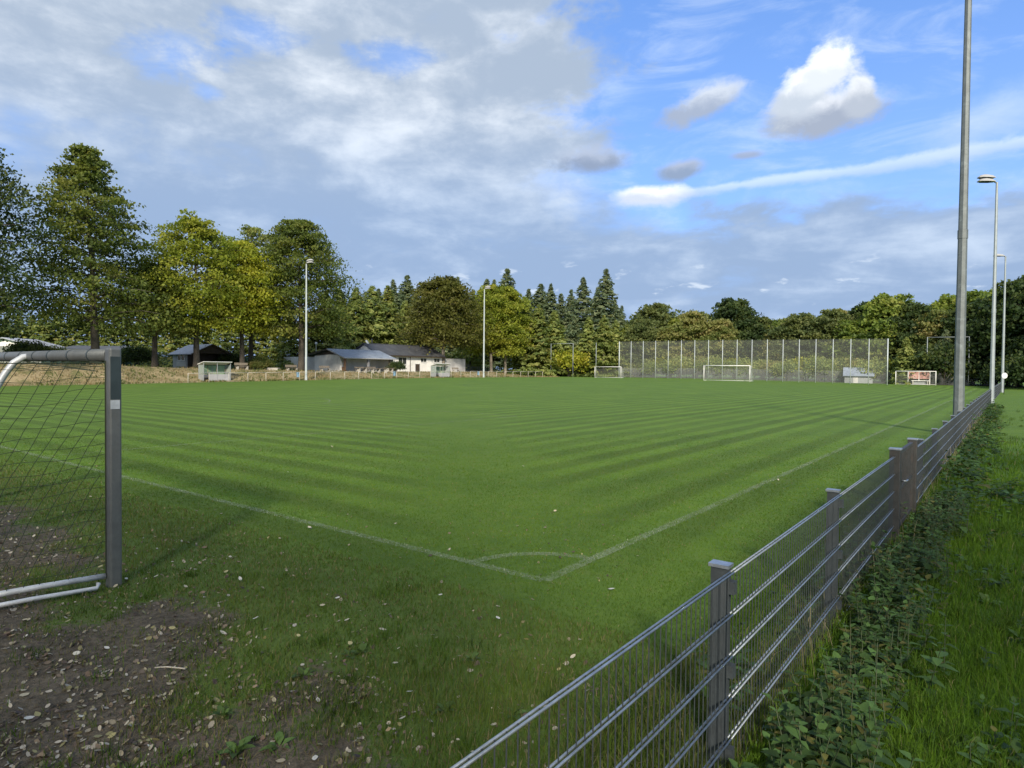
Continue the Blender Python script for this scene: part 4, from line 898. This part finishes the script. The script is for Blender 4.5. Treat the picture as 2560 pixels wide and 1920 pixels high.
# timber hut
hx, hy = brg(512, 89); hz_ = ground_at(hx, hy)
hut = thing('timber_hut', 'small timber hut with a grey felt roof and open dark porch', 'hut', (hx, hy, hz_), R(50))
w2 = 2.3
MB().box(-w2, w2, .2, 4.6, -.4, 2.05).build('wall', WALLB, hut)
MB().slab([(-w2, -2.0, 2.06), (w2, -2.0, 2.06), (0, -2.0, 3.22)], (0, .08, 0)).build('gable', WOODD, hut)
MB().slab([(-w2, 4.5, 2.06), (w2, 4.5, 2.06), (0, 4.5, 3.22)], (0, .08, 0)).build('gable', WOODD, hut)
MB().slab([(-w2, .2, 2.06), (w2, .2, 2.06), (0, .2, 3.2)], (0, .08, 0)).build('gable', WOODD, hut)
for s in (-1, 1):
    MB().slab([(0, -2.35, 3.26), (0, 5.0, 3.26), (s * 2.85, 5.0, 1.88), (s * 2.85, -2.35, 1.88)], (0, 0, .10)).build('roof', ROOFL, hut)
    MB().slab([(0, -2.40, 3.16), (s * 2.87, -2.40, 1.78), (s * 2.87, -2.40, 1.99), (0, -2.40, 3.37)], (0, .045, 0)).build('barge_board', WOODD, hut)
    MB().box(s * 2.2 - .07, s * 2.2 + .07, -1.95, -1.81, -.3, 2.0).build('porch_post', WOODD, hut)
MB().box(-2.2, 2.2, .155, .195, .02, 2.04).build('front_boarding', WOODD, hut)
hd2 = MB().box(-.45, .45, .11, .15, .02, 1.92).build('door', WOODD, hut); MB().tube([(.35, .09, 1.0), (.35, .09, 1.12)], .02, 6).build('handle', GALV, hd2)
MB().box(-2.2, 2.2, -1.9, -1.84, .72, .80).build('porch_rail', WOODD, hut)
for x0, x1 in ((.9, 1.75), (2.05, 2.9)):      # side windows on the left wall
    f = MB(); f.box(-w2 - .05, -w2, x0 - .1, x1 + .1, 1.05, 1.15).box(-w2 - .05, -w2, x0 - .1, x1 + .1, 1.85, 1.95).box(-w2 - .05, -w2, x0 - .1, x0, 1.15, 1.85).box(-w2 - .05, -w2, x1, x1 + .1, 1.15, 1.85)
    wn = f.build('window', WHITEP, hut); MB().box(-w2 - .02, -w2 - .001, x0 + .002, x1 - .002, 1.152, 1.848).build('pane', GLASS, wn)
MB().box(-w2 - .04, -w2 - .001, .4, 3.4, .30, .95).build('lower_panel', WALLG, hut)
# far-left roofs
for nm, lab, px, Z, wdt, dep, eave, ridge, mt, rz in (('garden_house', 'low white house with a grey roof at the left picture edge', 10, 98, 11.0, 7.0, 2.6, 4.0, ROOFL, .05), ('carport', 'long low carport with a dark roof behind the goal frame', 212, 92, 8.5, 5.0, 2.3, 3.0, ROOFD, .1)):
    x, y = brg(px, Z); o = thing(nm, lab, 'building', (x, y, ground_at(x, y)), rz); h = wdt / 2
    if nm == 'garden_house':
        MB().box(-h + .3, h - .3, .3, dep, -.4, eave).build('wall', WALLW, o); MB().slab([(-h + .35, .3, eave), (h - .35, .3, eave), (0, .3, ridge - .1)], (0, .2, 0)).build('gable', WALLW, o)
        for s in (-1, 1): MB().slab([(0, -.4, ridge), (0, dep + .4, ridge), (s * (h + .3), dep + .4, eave - .1), (s * (h + .3), -.4, eave - .1)], (0, 0, .14)).build('roof', mt, o)
        window(o, -2.2, -.8, 1.0, 2.0, .3); window(o, 1.0, 2.4, 1.0, 2.0, .3)
    else:
        for xx in (-h + .3, 0, h - .3): MB().box(xx - .07, xx + .07, .3, .44, -.3, eave).build('post', WOODD, o)
        MB().box(-h + .3, h - .3, dep - .15, dep, -.3, eave + .2).build('back_wall', WOODD, o)
        MB().slab([(-h, -.3, eave), (h, -.3, eave), (h, dep + .3, ridge), (-h, dep + .3, ridge)], (0, 0, .12)).build('roof', mt, o); MB().box(-h, h, -.38, -.302, eave - .06, eave + .12).build('fascia', WALLB, o)
# shed seen through the net
x, y = brg(2146, 109); shd = thing('shed', 'grey-blue roofed shed half hidden behind the ball-stop net', 'shed', (x, y, ground_at(x, y)), R(-28)); shd.scale = (.8, .8, .85)
MB().box(-2.6, 2.6, 0, 3.6, -.4, 1.5).build('wall', GREYP, shd); MB().slab([(-2.6, 0, 1.5), (-2.6, 3.6, 1.5), (-2.6, 1.8, 2.9)], (.15, 0, 0)).build('gable', GREYP, shd)
for s in (-1, 1): MB().slab([(-2.9, 1.8, 3.0), (2.9, 1.8, 3.0), (2.9, 1.8 + s * 2.3, 1.35), (-2.9, 1.8 + s * 2.3, 1.35)], (0, 0, .1)).build('roof', ROOFB, shd)
MB().box(-1.0, -.1, -.035, -.001, .0, 1.35).build('door', WALLG, shd)
# red board and bench
x, y = W2(115.6, 7.9); rb = thing('banner_board', 'faded red and white banner board on posts behind the right small goal', 'board', (float(x), float(y), ground_at(x, y)), ROTZ - math.pi / 2 + .35)
for k in range(2): MB().box(-1.45 + k * 1.5, -.05 + k * 1.5, -.03, .03, .95, 2.05).build('board_panel', REDB, rb)
for xx in (-1.5, 0.0, 1.5): MB().box(xx - .05, xx + .05, .035, .13, -.3, 2.15).build('post', WHITEP, rb)
x, y = W2(114.9, 7.7); bb = thing('team_bench', 'long white bench in front of the red banner board', 'bench', (float(x), float(y), ground_at(x, y)), ROTZ - math.pi / 2 + .35)
MB().box(-1.2, 1.2, -.2, .2, .62, .72).build('seat', WHITEP, bb)
for s in (-1, 1): MB().box(s * 1.0 - .08, s * 1.0 + .08, -.15, .15, -.1, .618).build('leg', CONC, bb)
MB().box(-1.1, 1.1, .12, .16, .05, .60).build('rear_board', GREYP, bb)

# ------------------------------------------------------------------ grass blades near the camera
def on_line(a, l):
    d = np.full(a.shape, 9.0)
    for a0, l0, a1, l1 in LINES[:4]:
        v = np.array([a1 - a0, l1 - l0]); L2 = v @ v; t = np.clip(((a - a0) * v[0] + (l - l0) * v[1]) / L2, 0, 1)
        d = np.minimum(d, np.hypot(a - a0 - t * v[0], l - l0 - t * v[1]))
    rr = np.hypot(a, l); d = np.where((a > 0) & (l > 0), np.minimum(d, abs(rr - 0.86)), d)
    return d
def blades(name, x, y, h, w, col, rng, lean=0.5, bend=0.5):
    n = len(x); z = gzw(x, y) + 0.002
    az = rng.random(n) * 6.283; az2 = rng.random(n) * 6.283; le = np.abs(rng.normal(0, lean, n)) * h
    px_, py_ = np.cos(az) * w * .5, np.sin(az) * w * .5; dx, dy = np.cos(az2) * le, np.sin(az2) * le
    b0 = np.stack([x - px_, y - py_, z], 1); b1 = np.stack([x + px_, y + py_, z], 1)
    m0 = np.stack([x - px_ * .7 + dx * .35, y - py_ * .7 + dy * .35, z + h * .6], 1); m1 = np.stack([x + px_ * .7 + dx * .35, y + py_ * .7 + dy * .35, z + h * .6], 1)
    tp = np.stack([x + dx, y + dy, z + h * (1 - bend * .3)], 1)
    v = np.stack([b0, b1, m1, m0, tp], 1).reshape(-1, 3); i = np.arange(n) * 5
    f = np.concatenate([np.stack([i, i + 1, i + 2], 1), np.stack([i, i + 2, i + 3], 1), np.stack([i + 3, i + 2, i + 4], 1)])
    me = np_mesh(name, v, f, GRASSM, np.repeat(col, 5, 0)); return tag(place(name, me), kind='stuff')
def grass():
    rng = np.random.default_rng(21); N = 400000; u = rng.random(N); e = 0.40; Z0, Z1 = 2.75, 24.0
    y = (Z0 ** e + u * (Z1 ** e - Z0 ** e)) ** (1 / e); x = rng.uniform(-1, 1, N) * (y * .83 + .3)
    l, a = la(x, y); so = soilmask(x, y)
    fine = vnoise(x, y, 6.0); med = fbm(x, y, 1.1); big = fbm(x, y, .25)
    lawn = (l > -2.0) & (a > -.6); rough = (l > -2.3) & ~lawn; path = l <= -2.3
    keep = rng.random(N) > np.where(path, .2, np.clip(so * 1.15 - .1 + (fine - .5) * .6, 0, .93))
    keep &= rng.random(N) > S(8, 23, y)
    keep &= ~(path & (rng.random(N) < .30) & (y > 12))
    x, y, l, a, so, fine, med, big, lawn, rough, path = (q[keep] for q in (x, y, l, a, so, fine, med, big, lawn, rough, path)); n = len(x)
    h = np.where(lawn, .014 + .013 * rng.random(n), np.where(rough, .016 + .045 * rng.random(n) * (.3 + med) * (1 + .8 * (y < 4.2)), .05 + .12 * rng.random(n) * (.35 + med)))
    near = (l < -1.6) & (l > -2.35); h = np.where(near, .04 + .16 * rng.random(n), h)
    w = np.maximum(.0032, .0008 * y) * rng.uniform(.7, 1.5, n) * np.where(lawn, 1.0, 1.15)
    g0, g1, g2 = np.array([.058, .118, .010]), np.array([.100, .174, .017]), np.array([.14, .17, .032])
    t = np.clip(.5 + (med - .5) * 1.8 + rng.normal(0, .2, n), 0, 1)[:, None]; col = g0 * (1 - t) + g1 * t
    yel = (rng.random(n) < .05 + .25 * (rough * so))[:, None]; col = np.where(yel, g2 * rng.uniform(.7, 1.2, (n, 1)), col)
    tan_ = (rng.random(n) < .02 + .12 * rough + .28 * rough * np.clip(so + .2, 0, 1))[:, None]; col = np.where(tan_, np.array([.22, .18, .10]) * rng.uniform(.5, 1.3, (n, 1)), col)
    dull = np.clip(.16 + .6 * (med - .5) + .35 * rng.random(n), 0, .7)[:, None]; col = np.where(rough[:, None], col * (1 - dull) + np.array([.115, .128, .040]) * rng.uniform(.6, 1.25, (n, 1)) * dull, col)
    col = np.where(path[:, None], col * np.array([1.12, 1.18, 1.1]), col)
    dd = np.minimum(a, l); edge = S(.2, 3.5, np.abs(a - l)); st = 1 + .22 * np.sin((dd + (big - .5) * .12) * 2 * math.pi / 1.02) * edge * S(-2.5, -.5, dd); col = col * np.where(lawn, st, 1)[:, None]
    chalk = (on_line(a, l) < LWID * rng.uniform(.4, 1.5, n)) & (rng.random(n) < .22); col = np.where(chalk[:, None], np.array([.30, .35, .24]) * rng.uniform(.6, 1.15, (n, 1)), col)
    blades('grass', x, y, h, w, col, rng, .55)
    # longer tufts in the rough and by the fence
    xs, ys, hs, cs = [], [], [], []
    for k in range(420):
        if k < 250: aa = rng.uniform(-2.2, 40) if rng.random() < .6 else rng.uniform(-2.2, 8); ll = rng.uniform(-4.6, -1.75)
        else:
            yy = rng.uniform(2.9, 6.0); xx = rng.uniform(-.8, .85) * yy; ll, aa = la(xx, yy)
            if aa > -.8 and ll > -1.6: continue
        cx_, cy_ = W2(aa, ll); m = rng.integers(18, 46); r = rng.uniform(.03, .10)
        xs.append(cx_ + rng.normal(0, r, m)); ys.append(cy_ + rng.normal(0, r, m)); hh = rng.uniform(.10, .26) if ll < -1.7 else rng.uniform(.05, .11); hs.append(hh * rng.uniform(.5, 1.1, m))
        cs.append(np.array([.055, .10, .012]) * rng.uniform(.6, 1.5) * rng.uniform(.7, 1.3, (m, 1)))
    x, y, h, c = np.concatenate(xs), np.concatenate(ys), np.concatenate(hs), np.concatenate(cs)
    blades('grass_tufts', x, y, h, np.full(len(x), .005), c, rng, .7, .9)
grass()
def bank_grass():
    rng = np.random.default_rng(52); n = 26000; a = rng.uniform(-5, 104, n); l = 67.6 + np.abs(rng.normal(0, 4.2, n))
    k = fbm(a, l, .5) + rng.normal(0, .12, n) > .5; a, l = a[k], l[k]; n = len(a); x, y = CORNER[0] + a * TV[0] + l * NV[0], CORNER[1] + a * TV[1] + l * NV[1]
    t = rng.random((n, 1)); g = (fbm(a, l, .9) > .52)[:, None]
    col = np.where(g, np.array([.11, .14, .04]), np.array([.30, .24, .13])) * (.6 + .7 * t)
    blades('bank_grass', x, y, rng.uniform(.10, .32, n), rng.uniform(.04, .10, n), col, rng, .6)
    m = 420; aa = rng.uniform(-2, 30, m); ll = -2.3 + rng.normal(0, .12, m); x, y = CORNER[0] + aa * TV[0] + ll * NV[0], CORNER[1] + aa * TV[1] + ll * NV[1]
    blades('dry_stalks', x, y, rng.uniform(.15, .55, m), np.full(m, .004) * (1 + aa * .06), np.tile(np.array([.34, .29, .18]), (m, 1)) * rng.uniform(.6, 1.1, (m, 1)), rng, .35, .3)
bank_grass()

# ------------------------------------------------------------------ nettles and weeds along the fence
def leaf_shape(base, dirv, up, L, Wd, droop=.25):
    """vectorised 6-vertex pointed leaves: returns verts (n*6,3), faces (n*4,3)"""
    n = len(base); side = np.cross(dirv, up); side /= np.linalg.norm(side, axis=1)[:, None] + 1e-9; nrm = np.cross(side, dirv)
    L = L[:, None]; Wd = Wd[:, None]; dn = np.array([0, 0, -1.0])
    p0 = base; p1 = base + dirv * L * .35 + side * Wd * .5 + nrm * Wd * .12; p2 = base + dirv * L * .35 - side * Wd * .5 + nrm * Wd * .12
    p3 = base + dirv * L * .42 + dn * L * droop * .12; p4 = base + dirv * L + dn * L * droop; 
    p5 = base + dirv * L * .72 + side * Wd * .3 + dn * L * droop * .4
    p6 = base + dirv * L * .72 - side * Wd * .3 + dn * L * droop * .4
    v = np.stack([p0, p1, p5, p4, p6, p2, p3], 1).reshape(-1, 3); i = np.arange(n)[:, None] * 7
    f = np.concatenate([i + np.array([0, 1, 6]), i + np.array([1, 2, 6]), i + np.array([2, 3, 6]), i + np.array([3, 4, 6]), i + np.array([4, 5, 6]), i + np.array([5, 0, 6])])
    return v, f
def nettles():
    rng = np.random.default_rng(31); B, D, L, Wd, C = [], [], [], [], []; stems = MB()
    for k in range(1500):
        q = rng.random()
        if q < .52: aa = -2.1 + 9 * rng.random() ** 1.1; ll = -2.42 - abs(rng.normal(0, .20))
        elif q < .80: aa = rng.uniform(5, 45); ll = -2.45 - abs(rng.normal(0, .28))
        elif q < .86: aa = rng.uniform(-1.6, 5); ll = -2.05 + rng.normal(0, .08)
        else: aa = rng.uniform(-2.4, 10); ll = -3.1 - abs(rng.normal(0, 1.0))
        x, y = W2(aa, ll)
        if y < 1.9: continue
        far = aa > 7
        hh = rng.uniform(.10, .34) * (1.0 if not far else 1.35) * (1.0 if ll > -3.0 else .45) * (.35 + 1.3 * float(vnoise(aa, ll, 1.6)))
        z = float(gz(aa, ll)); az = rng.random() * 6.283; tilt = rng.normal(0, .22, 2)
        npair = max(3, int(hh / .055)) if not far else 4
        if not far: stems.tube([(x, y, z - .02), (x + tilt[0] * hh, y + tilt[1] * hh, z + hh)], [.0035, .002], 4, False)
        tone = rng.uniform(.6, 1.35)
        for j in range(npair):
            u = (j + .7) / npair
            for s in range(2):
                a2 = az + j * 1.57 + s * math.pi + rng.normal(0, .3); el = rng.uniform(-.1, .55) + .4 * (u > .85)
                B.append((x + tilt[0] * hh * u, y + tilt[1] * hh * u, z + hh * u)); D.append((math.cos(a2) * math.cos(el), math.sin(a2) * math.cos(el), math.sin(el)))
                sz = rng.uniform(.045, .10) * (1.2 - .5 * u) * (1.5 if k % 4 == 0 else 1.0) * (2.0 if far else 1.0); L.append(sz); Wd.append(sz * rng.uniform(.48, .66))
                C.append(np.array([.058, .108, .030]) * tone * rng.uniform(.7, 1.4) if rng.random() > .10 else np.array([.13, .13, .035]) * rng.uniform(.6, 1.1))
    B, D, L, Wd, C = map(np.array, (B, D, L, Wd, C)); up = np.tile(np.array([0.0, 0.0, 1.0]), (len(B), 1))
    v, f = leaf_shape(B, D, up, L, Wd); me = np_mesh('nettles', v, f, WEEDM, np.repeat(C, 7, 0)); tag(place('nettle_thicket', me), kind='stuff')
    tag(stems.build('nettle_stems', simple('green_stem', (.05, .07, .03), .7)), kind='stuff')
nettles()
def dock(label, px, py, s, seed, n=7):
    rng = np.random.default_rng(seed); Z = 1626.5 * EYE / (py - 926 - (px - 1280) * .0095); x = (px - 1280) / 1626.5 * Z
    o = thing('dock_weed', label, 'weed', (x, Z, ground_at(x, Z)), rng.random() * 6, 'broad-leaved weeds in the near grass')
    for k in range(n):
        a = k * 2.4 + rng.normal(0, .3); el = rng.uniform(.35, 1.1); L = s * rng.uniform(.06, .12)
        b = np.array([[.01 * math.cos(a), .01 * math.sin(a), .004]]); d = np.array([[math.cos(a) * math.cos(el), math.sin(a) * math.cos(el), math.sin(el)]])
        v, f = leaf_shape(b, d, np.array([[0, 0, 1.0]]), np.array([L]), np.array([L * .42]), .35)
        me = np_mesh('dock_leaf', v, f, WEEDM, np.tile(np.array([.075, .125, .035]) * rng.uniform(.7, 1.5), (7, 1))); place('leaf', me, o)
for i, (px, py, s, lab) in enumerate(((590, 1895, 1.2, 'pale broad-leaved weed at the bottom edge left of centre'), (700, 1880, 1.0, 'broad-leaved weed right of the weed at the bottom edge'), (905, 1640, .9, 'bright weed clump in the rough right of the dry stalk'),
    (760, 1700, 1.0, 'yellow-green weed clump on the soil edge'), (880, 1650, .8, 'small weed beside the bright weed clump'), (1120, 1790, 1.0, 'upright weed left of the near fence rail'), (1290, 1800, .9, 'weed close under the near fence rail'),
    (560, 1800, .8, 'weed on the leaf-strewn soil below the dry stalk'), (1185, 1660, .8, 'weed in the short grass above the near fence rail'), (2480, 1480, 1.5, 'pale weed in the grass strip right of the nettles'), (2300, 1790, 1.3, 'broad-leaved weed in the grass strip near the bottom right'), (2450, 1840, 1.4, 'broad-leaved weed near the bottom right corner'))):
    dock(lab, px, py, s, 300 + i)

# ------------------------------------------------------------------ fallen leaves
def fallen():
    rng = np.random.default_rng(41); base = []
    pal = [(.42, .37, .25), (.50, .45, .34), (.30, .22, .12), (.36, .33, .16), (.55, .53, .46), (.17, .11, .07)]
    for k in range(10):     # ten leaf shapes, curled differently
        n = 8; L = 1.0; cu = rng.uniform(.08, .35); tw = rng.uniform(-.2, .2); vs = [(0, 0, .03)]
        for j in range(n):
            a = 2 * math.pi * j / n; r = .5 * (1 - .28 * abs(math.sin(a)) ** .8) * rng.uniform(.9, 1.08); xx, yy = r * math.cos(a), r * math.sin(a) * .78
            vs.append((xx, yy, .03 + cu * (xx * xx * 1.2 + yy * yy * 2.2) + tw * xx * yy + rng.normal(0, .015)))
        fs = [(0, 1 + j, 1 + (j + 1) % n) for j in range(n)]
        base.append((np.array(vs), np.array(fs)))
    meshes = []
    for k, (v, f) in enumerate(base):
        for c in range(3): meshes.append(np_mesh('fallen_leaf', v, f, LITTM, np.tile(np.array(pal[(k + c * 2) % 6]), (len(v), 1))))
    # single leaves that can be told apart
    done = 0; LAB = 'pale dry fallen leaf lying singly on the grass or soil'
    spots = [(560, 1138), (650, 1130), (1391, 1284), (890, 1482), (820, 1500), (575, 1403), (473, 1440), (775, 1327), (870, 1340), (1055, 1380), (225, 1248), (65, 1161), (350, 1205), (420, 1160), (520, 1155), (720, 1185), (700, 1355), (640, 1560), (745, 1540), (1105, 1500), (1370, 1788), (1535, 1485), (1600, 1400),
             (1310, 1170), (1820, 1190), (1950, 1205), (2060, 1060), (2150, 1110), (1700, 1090), (1530, 1120), (955, 1075), (830, 1120), (1000, 1160), (480, 1130), (300, 1180), (240, 1170), (1250, 1560), (1150, 1610), (960, 1590), (930, 1745), (885, 1780), (705, 1830), (1440, 1660)]
    pts = [(px, py) for px, py in spots]
    while len(pts) < 240:
        py = rng.uniform(1330, 1915); px = rng.uniform(0, 1250 if py > 1500 else 700); pts.append((px, py))
    for px, py in pts:
        Z = 1626.5 * EYE / (py - 926 - (px - 1280) * .0095); x = (px - 1280) / 1626.5 * Z
        if done >= 43 and rng.random() > .25 + .75 * float(soilmask(x, Z)): continue
        o = place('fallen_leaf', meshes[rng.integers(30)], None, (x, Z, ground_at(x, Z) + (.012 if soilmask(x, Z) > .5 else .03)), (rng.normal(0, .25), rng.normal(0, .25), rng.random() * 6.28))
        s = rng.uniform(.026, .056) * (1.0 if done > 43 else 1.15); o.scale = (s, s, s); tag(o, LAB, 'leaf', 'single fallen leaves'); done += 1
    # the rest of the litter
    V, F, C, off = [], [], [], 0
    for k in range(16000):
        y = 2.7 + 6.0 * rng.random() ** 1.3; x = rng.uniform(-.86, .2) * y
        if rng.random() > (float(soilmask(x, y)) * 1.2 + .03) * (.15 + 1.7 * S(.35, .65, float(fbm(x, y, 2.2)))): continue
        v, f = base[rng.integers(10)]; s = rng.uniform(.014, .055) * (.6 + .4 * rng.random()); a, b, c = rng.normal(0, .45), rng.normal(0, .45), rng.random() * 6.28
        M = np.array(Matrix.Rotation(c, 3, 'Z') @ Matrix.Rotation(b, 3, 'Y') @ Matrix.Rotation(a, 3, 'X'))
        V.append((v * s) @ M.T + np.array([x, y, ground_at(x, y) + .008 + .5 * s * abs(a) * .4])); F.append(f + off); off += len(v)
        p = np.array([(.20, .15, .10), (.30, .26, .18), (.12, .085, .06), (.24, .22, .10), (.38, .34, .27), (.07, .05, .04)][rng.integers(6)]); C.append(np.tile(p * rng.uniform(.7, 1.2), (len(v), 1)))
    me = np_mesh('leaf_litter', np.concatenate(V), np.concatenate(F), LITTM, np.concatenate(C)); tag(place('leaf_litter', me), kind='stuff')
fallen()
sx2, sy2 = -2.27, 4.0
stk = MB().tube([(-.09, 0, .03), (-.02, .004, .034), (.05, .0, .03), (.10, -.006, .028)], .0045, 6).build('dry_stalk', STRAW, None, True)
Zs = 1626.5 * EYE / (1690 - 926 + 8.2); stk.location = ((422 - 1280) / 1626.5 * Zs, Zs, ground_at((422 - 1280) / 1626.5 * Zs, Zs)); tag(stk, 'thin white dry stalk lying flat on the leaf-strewn soil', 'stalk')
